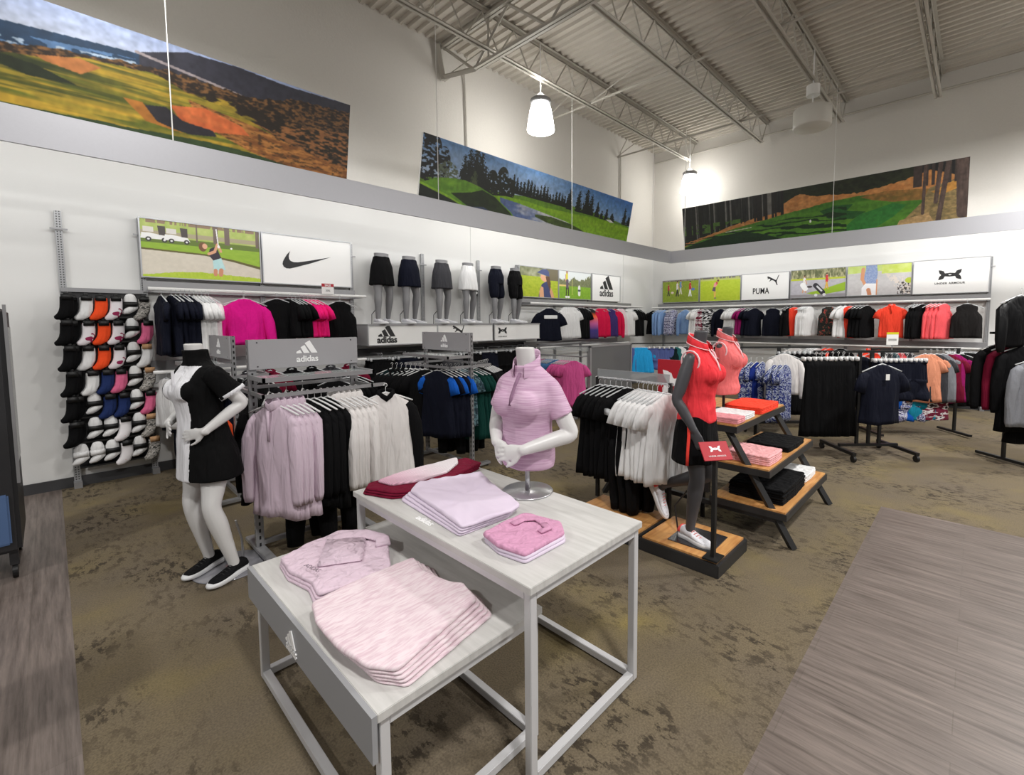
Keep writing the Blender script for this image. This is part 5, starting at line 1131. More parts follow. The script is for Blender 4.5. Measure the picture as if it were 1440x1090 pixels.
def leg_pts(hip, knee, ankle):
    h, k_, a = Vector(hip), Vector(knee), Vector(ankle)
    return [h, h.lerp(k_, .35), h.lerp(k_, .72), k_, k_.lerp(a, .28), k_.lerp(a, .62), a.lerp(k_, .04), a + Vector((0, 0, -.02))]
LEG_R = [.088, .082, .062, .051, .053, .042, .032, .033]
def wrinkle(me, amp, sx, sy, sz, seed=0.0, mask=None, detail=2):
    nn = np.zeros(len(me.vertices) * 3, np.float32); me.vertices.foreach_get('co', nn); co = nn.reshape(-1, 3).copy(); me.vertices.foreach_get('normal', nn) if False else None
    nn = np.array([v.normal[:] for v in me.vertices])
    for i, c in enumerate([Vector(q) for q in co]):
        n_ = mnoise.noise(Vector((c.x * sx + seed, c.y * sy + seed * 2, c.z * sz + seed * 3)))
        n_ = 1 - abs(n_) * 2.2
        a = amp * (mask(c) if mask else 1); co[i] += nn[i] * (n_ * a)
    me.vertices.foreach_set('co', co.ravel()); me.update()
def split_mats(me, fn, mats):
    for m in mats: me.materials.append(m)
    for p in me.polygons: p.material_index = fn(p.center)
M_mann = mat('mannequin_white', rgb(212, 211, 210), 0.38)
M_mannd = mat('mannequin_charcoal', rgb(72, 72, 76), 0.42)
M_skin_g = mat('leg_form_grey', rgb(128, 128, 130), 0.45)

# ---------------- dress mannequin
t = thing('mannequin', 'headless white mannequin in a black and white dress with hand on hip', 'mannequin', (.642, 3.551, 0), R_(288))
g = G(); dx = -.02
T0 = [(dx, .02, .78, .13, .09), (dx, .02, .84, .165, .108), (dx, .01, .90, .165, .112), (dx, .0, .98, .14, .095), (dx - .01, -.0, 1.05, .118, .082), (dx - .02, 0, 1.12, .125, .088), (dx - .03, -.01, 1.20, .14, .10), (dx - .035, 0, 1.28, .150, .088), (dx - .04, .01, 1.335, .126, .060), (dx - .042, .012, 1.37, .085, .052), (dx - .045, .008, 1.41, .052, .048), (dx - .05, 0, 1.45, .048, .050), (dx - .052, -.004, 1.492, .046, .050)]
torso(g, T0)
for s in (-1, 1): g.ell((dx - .03 + s * .065, -.075, 1.205), (.062, .06, .062), 16)
AR = [.034, .042, .040, .034, .036, .030, .0235]
shl = (.122, .01, 1.308); el = (.200, .115, 1.115); wl = (.150, -.085, .965)
def armpts(s, e, w): s, e, w = Vector(s), Vector(e), Vector(w); return [s, s.lerp(e, .35), s.lerp(e, .75), e, e.lerp(w, .3), e.lerp(w, .7), w]
limb(g, armpts(shl, el, wl), AR); hand(g, wl, (-.90, -.42, -.20), (-.25, .95, 0), -1, curl=.10, size=.95, tc=-.1)
sr = (-.197, .01, 1.308); er = (-.300, .10, 1.11); wr = (-.215, -.095, .985)
limb(g, armpts(sr, er, wr), AR); hand(g, wr, (.90, -.40, -.20), (.25, .95, 0), 1, curl=.10, size=.95, tc=-.1)
limb(g, leg_pts((.072, .02, .83), (.125, -.055, .475), (.160, .04, .085)), LEG_R); limb(g, leg_pts((-.095, .02, .83), (-.092, -.05, .475), (-.088, .03, .085)), LEG_R)
me = remesh(g, .0065, 3); me.materials.append(M_mann); obj('body', me, t)
g = G()
D0 = [(.015, .01, .655, .212, .162), (.012, .01, .72, .206, .154), (0, .01, .82, .196, .142), (dx, .005, .90, .180, .130), (dx, .0, .98, .160, .118), (dx - .01, -.005, 1.06, .146, .112), (dx - .02, -.012, 1.14, .150, .120), (dx - .03, -.026, 1.205, .154, .132), (dx - .035, -.010, 1.28, .152, .104), (dx - .04, .008, 1.325, .158, .084), (dx - .042, .012, 1.362, .104, .070), (dx - .045, .009, 1.395, .070, .070), (dx - .047, .006, 1.43, .066, .068), (dx - .049, .004, 1.452, .068, .070)]
torso(g, D0)
for s in (-1, 1): g.ell((dx - .03 + s * .062, -.095, 1.205), (.070, .062, .070), 18)
sleeve(g, shl, el, .62, [.052, .060, .063, .074]); sleeve(g, sr, er, .62, [.052, .060, .063, .074])
me = remesh(g, .006, 5, 'dress'); wrinkle(me, .0045, 9, 9, 4, 2.0)
split_mats(me, lambda c: 0 if (abs(c.x - (dx - .02)) < .085 + max(0, (.95 - c.z) * .10) and c.y < -.01 and c.z < 1.355) else 1, [F('dress_white', 226, 226, 230, vary=.02), F('dress_black', 10, 10, 11)])
dr_ = obj('dress', me, t)
g = G(); a1 = Vector(shl).lerp(Vector(el), .58); a2 = Vector(shl).lerp(Vector(el), .68); g.tube([a1, a2], .077, .077, 24, up=(0, 1, 0)); g.build('cuff', F('dress_white', 226, 226, 230), dr_, True)
g = G(); a1 = Vector(sr).lerp(Vector(er), .58); a2 = Vector(sr).lerp(Vector(er), .68); g.tube([a1, a2], .077, .077, 24, up=(0, 1, 0)); g.build('cuff', F('dress_white', 226, 226, 230), dr_, True)
G().box(dx - .012, dx - .002, -.155, -.140, 1.20, 1.33, bev=.002).build('placket', F('dress_white', 226, 226, 230), dr_)
m_shb = F('shoe_black', 20, 20, 22); m_sw = mat('sole_white', rgb(225, 226, 228), .5)
shoe(t, (.160, .05, .012), R_(12), 0, m_shb, m_sw, M_black); shoe(t, (-.088, .04, .012), R_(14), 0, m_shb, m_sw, M_black)
o = G().lathe([(.0, 0), (.21, 0), (.215, .004), (.21, .009), (0, .010)], 40).build('base_plate', mat('smoked_plate', rgb(150, 150, 156), .12, .3), t, True); o.location = (.02, .10, 0)
G().tube([(.06, .16, .01), (.10, .13, .20), (.12, .085, .34)], .007, None, 8).build('support_rod', M_steel, t)

# ---------------- lilac bust on the table
t = thing('bust_form', 'headless white bust in a lilac polo standing on the taller table', 'mannequin', (1.665, 1.68, .735), R_(281))
g = G()
B0 = [(0, 0, .16, .120, .085), (0, 0, .20, .142, .10), (0, 0, .27, .138, .098), (0, -.002, .34, .120, .088), (0, -.004, .40, .124, .09), (0, -.01, .47, .142, .10), (0, -.004, .54, .148, .090), (0, .008, .595, .130, .056), (0, .012, .628, .085, .050), (0, .004, .665, .054, .052), (0, -.008, .71, .048, .050), (0, -.016, .755, .046, .052)]
torso(g, B0)
for s in (-1, 1): g.ell((s * .066, -.085, .475), (.064, .06, .062), 16)
sl = (.134, .01, .572); e1 = (.235, .04, .325); w1 = (.085, -.165, .270)
limb(g, armpts(sl, e1, w1), [a * 1.08 for a in AR]); hand(g, w1, (-.93, -.22, -.20), (0, .9, -.2), -1, curl=.32, size=1.0, tc=.1)
s2 = (-.134, .01, .572); e2 = (-.215, .02, .35); w2 = (-.085, -.150, .285)
limb(g, armpts(s2, e2, w2), [a * 1.08 for a in AR]); hand(g, w2, (.82, -.30, -.34), (0, .9, -.2), 1, curl=.35, size=.98, tc=.1)
me = remesh(g, .0052, 3); me.materials.append(M_mann); obj('body', me, t)
g = G()
P0 = [(0, 0, .148, .140, .112), (0, 0, .19, .148, .114), (0, 0, .25, .146, .110), (0, -.002, .32, .138, .106), (0, -.005, .385, .138, .108), (0, -.016, .44, .154, .120), (0, -.026, .485, .160, .124), (0, -.008, .545, .156, .102), (0, .006, .598, .150, .074), (0, .010, .630, .108, .064), (0, .004, .662, .066, .062)]
torso(g, P0)
for s in (-1, 1): g.ell((s * .064, -.096, .475), (.072, .062, .070), 18)
for S_p, E_p in ((sl, e1), (s2, e2)): sleeve(g, S_p, E_p, .60, [.044, .051, .053, .058])
me = remesh(g, .0075, 3, 'polo'); wrinkle(me, .006, 8, 8, 5, 7.0, lambda c: .35 + .65 * smooth01((.45 - c.z) * 5)); 
c_lilp, nt, b = node_mat('cloth_lilac_stripe', .85); tc = N(nt, 'ShaderNodeTexCoord'); mp = N(nt, 'ShaderNodeMapping'); mp.inputs['Scale'].default_value = (6, 6, 160); nt.links.new(tc.outputs['Object'], mp.inputs[0]); n_ = N(nt, 'ShaderNodeTexNoise', Scale=1.2, Detail=3.0); nt.links.new(mp.outputs[0], n_.inputs['Vector']); r = ramp(nt, n_.outputs['Fac'], [(.35, rgb(190, 150, 180)), (.65, rgb(214, 184, 206))]); nt.links.new(r.outputs[0], b.inputs['Base Color'])
me.materials.append(c_lilp); po = obj('polo', me, t)
def collar(parent, c, m, fold=False, trim=None, s=1.0, vee=26):
    """collar rising round the neck from a v in front (-y) to a high back; c = neck centre at the base of the throat"""
    angs = [R_(-90 + vee + i * (360 - 2 * vee) / 26) for i in range(27)]; g = G()
    def ring(dr, lo):   # lo 0 = neckline edge, 1 = upper edge
        out = []
        for a in angs:
            t = (1 + math.sin(a)) / 2; rl_, zl_ = .080 - .014 * t, -.034 + .050 * t; ru, zu = .074 - .004 * t, .028 + .078 * t
            r = (rl_ + (ru - rl_) * lo + dr) * s; z = (zl_ + (zu - zl_) * lo) * s; out.append((c[0] + r * math.cos(a) * .92, c[1] + r * math.sin(a), c[2] + z))
        return out
    rings = [ring(-.003, -.1), ring(-.002, .5), ring(-.001, .97), ring(.004, 1.0)]
    rings += ([ring(.014, .8), ring(.020, .34), ring(.017, .30), ring(.006, .8), ring(.003, .1)] if fold else [ring(.006, .5), ring(.006, -.1)])
    g.ring_loft(rings, 0, False, False); o = g.build('collar', m, parent, True)
    if trim: g = G(); g.tube([Vector(p) for p in ring(.005, 1.02)], .0035, None, 6); g.tube([Vector(p) for p in ring(.021, .33)], .0035, None, 6); g.build('collar_trim', trim, o, True)
    return o
collar(po, (0, .002, .640), c_lilp, s=.98)
g = G(); g.tube([(.0, -.150, .475), (.002, -.138, .52), (.004, -.108, .575), (.008, -.072, .63)], .010, .003, 8, up=(0, 1, 0)); g.build('placket', F('lilac_dark', 150, 116, 142), po, True)
o = G().lathe([(0, 0), (.130, 0), (.134, .004), (.13, .009), (0, .011)], 48).build('base_plate', M_steel, t, True); G().cyl((0, 0, .008), (0, 0, .20), .0135, 16).build('pole', M_steel, t, True)

# ---------------- coral display: platform, dark mannequin, sign, A-frame, bust
m_oak, nt, b = node_mat('oak_board', .45); tc = N(nt, 'ShaderNodeTexCoord'); mp = N(nt, 'ShaderNodeMapping'); mp.inputs['Scale'].default_value = (2.0, 18, 2); nt.links.new(tc.outputs['Object'], mp.inputs[0]); n_ = N(nt, 'ShaderNodeTexNoise', Scale=2.0, Detail=5.0); nt.links.new(mp.outputs[0], n_.inputs['Vector']); r = ramp(nt, n_.outputs['Fac'], [(.35, rgb(186, 128, 72)), (.65, rgb(212, 158, 96))]); nt.links.new(r.outputs[0], b.inputs['Base Color'])
m_blkwood = mat('black_frame', rgb(40, 40, 41), .5)
for i, (y0, y1, lb) in enumerate(((1.115, 1.69, 'low oak-topped platform carrying the charcoal mannequin'), (1.70, 2.36, 'low oak-topped platform under the hanging white and black shirts'))):
    t = thing('display_platform', lb, 'platform', (2.78, y0, 0)); G().box(0, .50, 0, y1 - y0, 0, .085, bev=.004).build('plinth', m_blkwood, t); G().box(.02, .48, .02, y1 - y0 - .02, .085, .098).build('oak_top', m_oak, t)
t = thing('sign_stand', 'small tilted red sign on a black post at the platform corner', 'sign', (2.84, 1.175, .098))
G().box(-.06, .06, -.05, .05, 0, .012, bev=.002).build('base_plate', M_black, t); G().box(-.016, .016, -.012, .012, .012, .64).build('post', M_black, t)
sg = G().box(-.095, .095, -.065, .065, -.004, .004, bev=.001).build('sign_plate', M_red, t); sg.location = (0, 0, .70); sg.rotation_euler = (R_(48), R_(0), R_(-38))
g = G(); logo_ua(g, .075, 0, .012, .0015); o = g.build('logo', M_logo_w, sg); o.location = (0, 0, .0045); o = obj('lettering', text_mesh('UNDER ARMOUR', .015, .0006), sg); o.data.materials.append(M_logo_w); o.location = (0, -.042, .0048)

t = thing('mannequin', 'headless charcoal mannequin in a sleeveless coral polo and black skort, one foot raised', 'mannequin', (3.045, 1.40, .098), R_(2))
g = G()
M0 = [(0, .0, .76, .13, .09), (0, .0, .82, .160, .108), (0, -.0, .88, .158, .108), (0, -.01, .95, .132, .09), (0, -.015, 1.02, .110, .08), (0, -.02, 1.09, .118, .086), (0, -.03, 1.17, .132, .096), (0, -.02, 1.25, .142, .084), (0, -.01, 1.30, .142, .062), (0, -.008, 1.335, .080, .05), (0, -.012, 1.375, .050, .046), (0, -.02, 1.42, .045, .046), (0, -.024, 1.455, .045, .046)]
torso(g, M0)
for s in (-1, 1): g.ell((s * .060, -.105, 1.17), (.058, .055, .058), 16)
hl = (.075, 0, .80); hr = (-.075, 0, .80)
limb(g, leg_pts(hr, (-.085, -.05, .455), (-.07, .0, .085)), LEG_R)
limb(g, leg_pts(hl, (.085, -.06, .44), (.075, .295, .285)), LEG_R)
ar_s = (-.150, -.01, 1.275); ar_e = (-.205, .05, 1.00); ar_w = (-.175, -.06, .80)
limb(g, armpts(ar_s, ar_e, ar_w), [a * 1.02 for a in AR]); hand(g, ar_w, (.15, -.35, -.9), (.95, .1, 0), 1, curl=.35, tc=.2)
al_s = (.145, -.01, 1.275); al_e = (.195, .06, 1.01); al_w = (.175, .01, .80)
limb(g, armpts(al_s, al_e, al_w), AR); hand(g, al_w, (-.05, -.2, -.95), (-.95, .1, 0), -1, curl=.3)
me = remesh(g, .0062, 3); me.materials.append(M_mannd); obj('body', me, t)
def polo_shape(dz, hem, c_main, c_trim, parent, top=1.0):
    g = G()
    torso(g, [(0, -.002, hem + dz, .158, .122), (0, -.006, hem + .05 + dz, .154, .118), (0, -.012, .97 + dz, .136, .104), (0, -.018, 1.03 + dz, .126, .100), (0, -.028, 1.10 + dz, .134, .110), (0, -.044, 1.165 + dz, .146, .122), (0, -.030, 1.235 + dz, .150, .104), (0, -.014, 1.295 + dz, .140, .074), (0, -.010, 1.335 + dz, .094, .060), (0, -.010, 1.362 + dz, .062, .056)])
    for s in (-1, 1): g.ell((s * .060, -.112, 1.165 + dz), (.066, .062, .068), 18)
    me = remesh(g, .0075, 3, 'sleeveless_polo'); wrinkle(me, .007, 6, 6, 9, 4.0 + dz, lambda c: .25 + .75 * smooth01((1.16 + dz - c.z) * 6)); me.materials.append(c_main); po = obj('sleeveless_polo', me, parent)
    for s in (-1, 1):
        P = [(s * (.142 + .006 * math.cos(a)), -.012 + .062 * math.sin(a), 1.255 + dz + .070 * math.cos(a)) for a in [R_(x) for x in range(0, 361, 24)]]; g = G(); g.tube(P, .006, .008, 8, up=(1, 0, 0)); g.build('armhole_trim', c_trim, po, True)
    collar(po, (0, -.012, 1.335 + dz), c_main, True, c_trim, s=.96)
    g = G(); g.tube([(.0, -.160, 1.19 + dz), (0, -.138, 1.25 + dz), (0, -.092, 1.31 + dz), (0, -.066, 1.345 + dz)], .011, .004, 8, up=(0, 1, 0)); g.build('placket', c_trim, po, True)
    return po
polo_shape(0, .835, F('coral_polo', 238, 62, 70), F('trim_pale', 246, 206, 210), t)
g = G(); torso(g, [(0, -.0, .56, .200, .150), (0, -.0, .63, .192, .146), (0, 0, .72, .178, .138), (0, 0, .80, .170, .126), (0, -.005, .86, .158, .116), (0, -.01, .905, .140, .102)])
me = remesh(g, .009, 3, 'skort'); wrinkle(me, .006, 10, 10, 3, 9.0); me.materials.append(c_black); sk = obj('skort', me, t)
g = G(); g.tube([(-.170, -.02, .86), (-.188, -.03, .76), (-.202, -.03, .64), (-.208, -.03, .565)], .003, .011, 8, up=(0, 1, 0)); g.build('side_stripe', F('stripe_coral', 240, 70, 60), sk, True)
m_shw = F('shoe_white', 226, 226, 232); m_hp = F('shoe_coral', 246, 100, 96)
shoe(t, (-.07, .01, .0), R_(-15), 0, m_shw, m_sw, F('lace_pink', 246, 170, 168), m_hp); shoe(t, (.075, .350, .200), R_(0), R_(-62) * -1 if False else R_(62), m_shw, m_sw, F('lace_pink', 246, 170, 168), m_hp)
G().box(-.17, .13, -.19, .12, 0, .006).build('base_plate', mat('dark_plate', rgb(60, 60, 64), .25, .4), t); G().tube([(-.04, .10, .006), (-.04, .13, .20), (-.06, .03, .34)], .006, None, 8).build('support_rod', M_dkmetal, t)

# A-frame
t = thing('a_frame_table', 'stepped black A-frame with three oak shelves beside the coral mannequin', 'display stand', (4.06, 1.70, 0))
def slab(y0, y1, z, nm): 
    o = G().box(-.58, .62, y0, y1, z - .06, z - .012).build(nm, m_blkwood, t); G().box(-.57, .61, y0 + .012, y1 - .012, z - .014, z).build('oak_top', m_oak, o); return o
slab(-.78, -.22, .26, 'lower_shelf'); slab(-.66, -.20, .545, 'middle_shelf'); slab(-.42, .25, .835, 'top_shelf')
for x in (-.54, .55):
    for s in (-1, 1): G().tube([(x, s * .82, 0), (x, s * .33, .80)], .030, .022, 4, up=(1, 0, 0)).build('leg', m_blkwood, t)
    G().box(x - .02, x + .02, -.70, .70, .165, .20).build('cross_bar', m_blkwood, t)
    G().box(x - .02, x + .02, -.20, -.17, .26, .78).build('upright', m_blkwood, t)
# red sign board
t = thing('sign_board', 'red board with white interlocking arcs behind the charcoal mannequin', 'sign', (3.62, 2.02, .86), R_(-90))
G().box(0, .46, -.01, .01, .0, .43).build('board', M_red, t); g = G(); logo_ua(g, .36, .23, .24); o = stand(g, 'logo', M_logo_w, t, 0, -.0105, 0); stand(text_mesh('UNDER ARMOUR', .052, .001, .001), 'lettering', M_logo_w, t, .23, -.0115, .04)
G().box(.02, .05, -.012, .012, -.86, 0).build('post', M_black, t); G().box(.41, .44, -.012, .012, -.86, 0).build('post', M_black, t)
# clear strip bar with shirts
t = thing('hang_bar_stand', 'black stand with a clear ribbed strip over the hanging white shirts', 'clothes rail', (3.2, 1.66, 0))
G().box(-.006, .006, .03, .70, 1.145, 1.215).build('clear_strip', mat('ribbed_clear', rgb(160, 164, 166), .2, alpha=.5), t); G().cyl((0, 0, 1.14), (0, .72, 1.14), .011, 8).build('bar', M_steel, t)
for yy in (.02, .70): G().box(-.014, .014, yy - .014, yy + .014, .0 if yy > .68 and False else .098, 1.15).build('post', M_black, t)
for i in range(7): garment('tee', 3.12 + .01 * i, 1.66 + i * .048, 1.14, 247, c_white, f'white polo on the coral display, {ORD[i]} from the front', 'white polos on the coral display', L=.66, seed=i % 4, hm=M_hang, s=1.02)
for i in range(6): garment('tee', 3.19, 2.06 + i * .055, 1.14, 244, c_black, f'black polo behind the white ones, {ORD[i]} from the front', 'black polos on the coral display', L=.74, seed=i % 4, hm=M_hang)
for i in range(3): garment('pants', 3.12, 1.88 + i * .08, .98, 245, c_black, f'black trousers below the white polos, {ORD[i]} from the front', 'black trousers on the coral display', L=.78, seed=i, w=.75)
# coral bust
t = thing('bust_form', 'headless charcoal bust in a pale coral polo on the top oak shelf', 'mannequin', (4.02, 1.60, .835), R_(0))
g = G(); torso(g, [(x, y, z - .72, a, b_) for x, y, z, a, b_ in M0[2:]]); 
for s in (-1, 1): g.ell((s * .060, -.105, .45), (.058, .055, .058), 16)
me = remesh(g, .008, 3); me.materials.append(M_mannd); obj('body', me, t)
polo_shape(-.72, .88, F('coral_pale_polo', 236, 118, 118), F('trim_pale', 246, 206, 210), t)
G().box(-.09, .09, -.09, .09, 0, .01).build('base_plate', M_dkmetal, t); G().cyl((0, 0, .01), (0, 0, .2), .012, 12).build('pole', M_dkmetal, t)

# ---------------- six leg forms on the shelf
def leg_form(x, y, z, face, label, kind, m):
    t = thing('leg_form', label, 'mannequin', (x, y, z), R_(face + 90), 'half mannequins on the wall shelf'); k = (kind,)
    if 'legs' not in GCACHE:
        g = G(); torso(g, [(0, 0, .70, .120, .10), (0, 0, .76, .158, .112), (0, 0, .83, .158, .110), (0, 0, .90, .134, .094), (0, 0, .96, .118, .082), (0, 0, 1.0, .118, .082)])
        limb(g, leg_pts((.078, 0, .75), (.112, -.035, .44), (.14, .03, .075)), LEG_R); limb(g, leg_pts((-.078, 0, .75), (-.115, -.03, .44), (-.15, -.05, .075)), LEG_R)
        me = remesh(g, .009, 3); me.materials.append(M_skin_g); GCACHE['legs'] = me
        g = G(); torso(g, [(0, 0, .555, .200, .150), (0, 0, .63, .190, .145), (0, 0, .72, .178, .134), (0, 0, .82, .168, .122), (0, 0, .90, .142, .102), (0, 0, .955, .126, .09)]); me = remesh(g, .010, 3); wrinkle(me, .006, 9, 9, 4, 1.0); me.materials.append(M_white); GCACHE['skirtm'] = me
        g = G(); torso(g, [(0, 0, .70, .165, .125), (0, 0, .76, .172, .126), (0, 0, .83, .168, .122), (0, 0, .90, .142, .102), (0, 0, .955, .126, .09)])
        for s in (-1, 1): limb(g, [(s * .075, 0, .76), (s * .092, -.01, .62), (s * .108, -.025, .50)], [.095, .090, .080], n=18)
        me = remesh(g, .010, 3); wrinkle(me, .005, 9, 9, 6, 3.0); me.materials.append(M_white); GCACHE['shortm'] = me
    obj('body', GCACHE['legs'], t); o = obj(kind, GCACHE['skirtm' if kind == 'skirt' else 'shortm'], t); setmat(o, m)
    G().lathe([(.0, .997), (.119, .997), (.119, 1.004), (0, 1.006)], 24).build('waist_cap', M_metal, t).scale = (1, .7, 1)
    shoe(t, (.14, .03, .0), R_(12), 0, m_shw, m_sw, M_white); shoe(t, (-.15, -.05, .0), R_(-8), 0, m_shw, m_sw, M_white)
    G().tube([(-.17, .05, 0), (-.165, .05, .14), (-.155, -.03, .22)], .005, None, 6).build('support_rod', M_black, t)
for x, k, m, lb in ((3.30, 'skirt', c_black, 'grey leg form in a black skirt, leftmost on the wall shelf'), (3.74, 'skirt', c_navy, 'grey leg form in a navy skirt'), (4.32, 'skirt', c_char, 'grey leg form in a charcoal skirt'), (4.84, 'skirt', c_white, 'grey leg form in a white skirt'),
        (5.46, 'shorts', c_navy, 'grey leg form in navy shorts'), (5.92, 'shorts', c_black, 'grey leg form in black shorts beside the cap photo')): leg_form(x, YL - .24, 1.595, 290, lb, k, m)
t = thing('security_tag', 'small dark anti-theft box on the wall left of the navy shorts form', 'anti-theft box', (5.17, YL - .02, 2.13)); G().box(-.03, .03, -.03, 0, -.05, .05, bev=.006).build('case', M_dkmetal, t); G().cyl((0, -.031, 0), (0, -.034, 0), .02, 14).build('ring', M_white, t)

# ================================================================ folded clothes
def round_poly(pts, k=3):
    Q = []; n = len(pts)
    for i in range(n):      # split edges so that corners stay crisp, then cut the corners a little
        a, b_ = Vector(pts[i]), Vector(pts[(i + 1) % n]); m_ = max(3, int((b_ - a).length / .03))
        Q += [a.lerp(b_, j / m_) for j in range(m_)]
    for _ in range(2):
        R2 = []
        for i in range(len(Q)): a, b_ = Q[i], Q[(i + 1) % len(Q)]; R2 += [a.lerp(b_, .25), a.lerp(b_, .75)]
        Q = R2[::1] if _ == 0 else R2[::2]
    return [tuple(q) for q in Q]
def folded(name, label, cat, pts, z, h, m, group=None, seed=0, wr=.006, m2=None, dx=0, dy=0, rot=0.0, m2fn=None, soft=.03):
    """puffy folded cloth from an outline in world xy"""
    C = round_poly(pts); P = [Vector((x, y)) for x, y in C]; cx = sum(p.x for p in P) / len(P); cy = sum(p.y for p in P) / len(P); c0 = Vector((cx, cy)); N_ = len(P)
    prof = [(0.0, 0.0), (.6, 0), (.975, .0), (.995, .18), (1.0, .5), (.992, .82), (.975, .97), (.945, 1.0), (.89, 1.0), (.82, 1), (.74, 1), (.65, 1), (.55, 1), (.45, 1), (.34, 1), (.22, 1), (.10, 1)]
    vs = [(0, 0, 0)]; fs = []; rings = []
    for f, zz in prof[1:]:
        r = []
        for p in P:
            q = (p - c0) * f; e = 1 + .010 * mnoise.noise(Vector((p.x * 22, p.y * 22, seed + zz * 2)))
            nz = mnoise.noise(Vector((q.x * 9 + seed * 7, q.y * 9, seed))) * .6 + (1 - abs(mnoise.noise(Vector((q.x * 16 + seed, q.y * 10 + 3, seed * 2)))) * 2.4) * .5
            r.append((q.x * e, q.y * e, h * zz + (wr * nz if zz > .9 else wr * nz * zz * .5)))
        rings.append(r)
    for r in rings: vs += r
    vs.append((0, 0, h)); last = len(vs) - 1
    for j in range(N_): k = (j + 1) % N_; fs.append((0, 1 + k, 1 + j)); fs.append((last, 1 + (len(rings) - 1) * N_ + j, 1 + (len(rings) - 1) * N_ + k))
    for i in range(len(rings) - 1):
        for j in range(N_): k = (j + 1) % N_; fs.append((1 + i * N_ + j, 1 + i * N_ + k, 1 + (i + 1) * N_ + k, 1 + (i + 1) * N_ + j))
    g = G(); g.add(vs, fs); me = g.mesh(name, [m] + ([m2] if m2 else []), True)
    if m2fn:
        for p in me.polygons: p.material_index = 1 if m2fn(p.center, c0) else 0
    o = obj(name, me); o.location = (cx + dx, cy + dy, z); o.rotation_euler.z = rot; tag(o, label, cat, group); return o
ZT, ZL = .7355, .5305
c_bpat, nt, b = node_mat('cloth_burgundy_fade', .85); tc = N(nt, 'ShaderNodeTexCoord'); sp = N(nt, 'ShaderNodeSeparateXYZ'); nt.links.new(tc.outputs['Object'], sp.inputs[0]); wv = N(nt, 'ShaderNodeTexWave', Scale=26.0, Distortion=1.0, bands_direction='Y'); nt.links.new(tc.outputs['Object'], wv.inputs['Vector'])
mr = N(nt, 'ShaderNodeMapRange'); mr.inputs['From Min'].default_value = -.40; mr.inputs['From Max'].default_value = .12; nt.links.new(sp.outputs['X'], mr.inputs['Value']); r = ramp(nt, mr.outputs[0], [(0, rgb(196, 120, 150)), (.5, rgb(226, 190, 206)), (1, rgb(240, 232, 236))]); mx = N(nt, 'ShaderNodeMix', data_type='RGBA', blend_type='MULTIPLY'); mx.inputs['Factor'].default_value = .35; nt.links.new(r.outputs[0], mx.inputs['A']); nt.links.new(wv.outputs['Color'], mx.inputs['B']); nt.links.new(mx.outputs['Result'], b.inputs['Base Color'])
bp_ = [(1.055, 2.27), (1.12, 2.10), (1.20, 2.05), (1.45, 2.08), (1.73, 2.15), (1.735, 2.30), (1.40, 2.31), (1.10, 2.33)]
lab = ['lowest', 'middle', 'upper']
for i in range(3): folded('folded_skirt', f'folded burgundy skirt, {lab[i]} layer of the stack at the back edge of the tall table', 'skirt', bp_, ZT + i * .013, .013, c_burg, 'burgundy skirts on the tall table', seed=i, dx=.006 * i, dy=-.004 * i, rot=.01 * i, wr=.003)
folded('folded_skirt', 'top folded skirt fading from burgundy to white at the back of the tall table', 'skirt', [(1.14, 2.28), (1.16, 2.17), (1.30, 2.12), (1.48, 2.13), (1.62, 2.22), (1.68, 2.31), (1.45, 2.31), (1.26, 2.31)], ZT + .039, .014, c_bpat, 'burgundy skirts on the tall table', wr=.004, seed=5, m2=c_burg, m2fn=None)
c_pl = pattern('pale_lilac_fold', [(0, rgb(198, 184, 204)), (.5, rgb(212, 198, 216)), (1, rgb(222, 210, 226))], 3); 
for n_ in c_pl.node_tree.nodes:
    if n_.type == 'VALTORGB': n_.color_ramp.interpolation = 'LINEAR'
lv = [(1.165, 2.04), (1.25, 2.12), (1.40, 2.075), (1.585, 2.02), (1.50, 1.76), (1.435, 1.515), (1.36, 1.49), (1.11, 1.51), (1.14, 1.80)]
for i in range(4): folded('folded_skirt', f'pale lilac folded skirt in the middle of the tall table, {["bottom", "second", "third", "top"][i]} of its stack', 'skirt', lv, ZT + i * .011, .011 if i < 3 else .016, c_pl, 'pale lilac skirts on the tall table', seed=10 + i, dx=.009 * i - .012, dy=.008 * (3 - i) - .01, rot=-.022 * i + .03, wr=.003 if i < 3 else .010)
c_pkp = F('orchid_print', 204, 150, 180, vary=.14, scale=70)
pv = [(1.15, 1.415), (1.28, 1.425), (1.41, 1.42), (1.44, 1.24), (1.37, 1.165), (1.14, 1.165), (1.12, 1.29)]
for i in range(3): fo = folded('folded_polo', f'orchid pink folded polo at the front of the tall table, {["bottom", "middle", "top"][i]} of its stack', 'shirt', pv, ZT + i * .012, .012 if i < 2 else .015, c_pkp if i == 2 else c_pl, 'orchid polos on the tall table', seed=20 + i, dy=.004 * i, rot=.015 * i, wr=.003 if i < 2 else .006)
g = G(); g.tube([(.09, -.02, .018), (.10, .03, .024), (.06, .07, .022), (.0, .075, .020)], .018, .006, 8, up=(0, 0, 1)); g.tube([(.09, -.02, .018), (.06, -.07, .024), (.02, -.06, .02)], .018, .006, 8, up=(0, 0, 1)); g.build('collar', c_pkp, fo, True)
c_ph = F('blush', 214, 192, 206, vary=.03)
hv = [(.645, 2.235), (.80, 2.285), (.94, 2.30), (1.05, 2.20), (1.07, 2.06), (.99, 1.90), (.94, 1.80), (.89, 1.76), (.64, 1.82), (.66, 1.93), (.63, 2.08)]
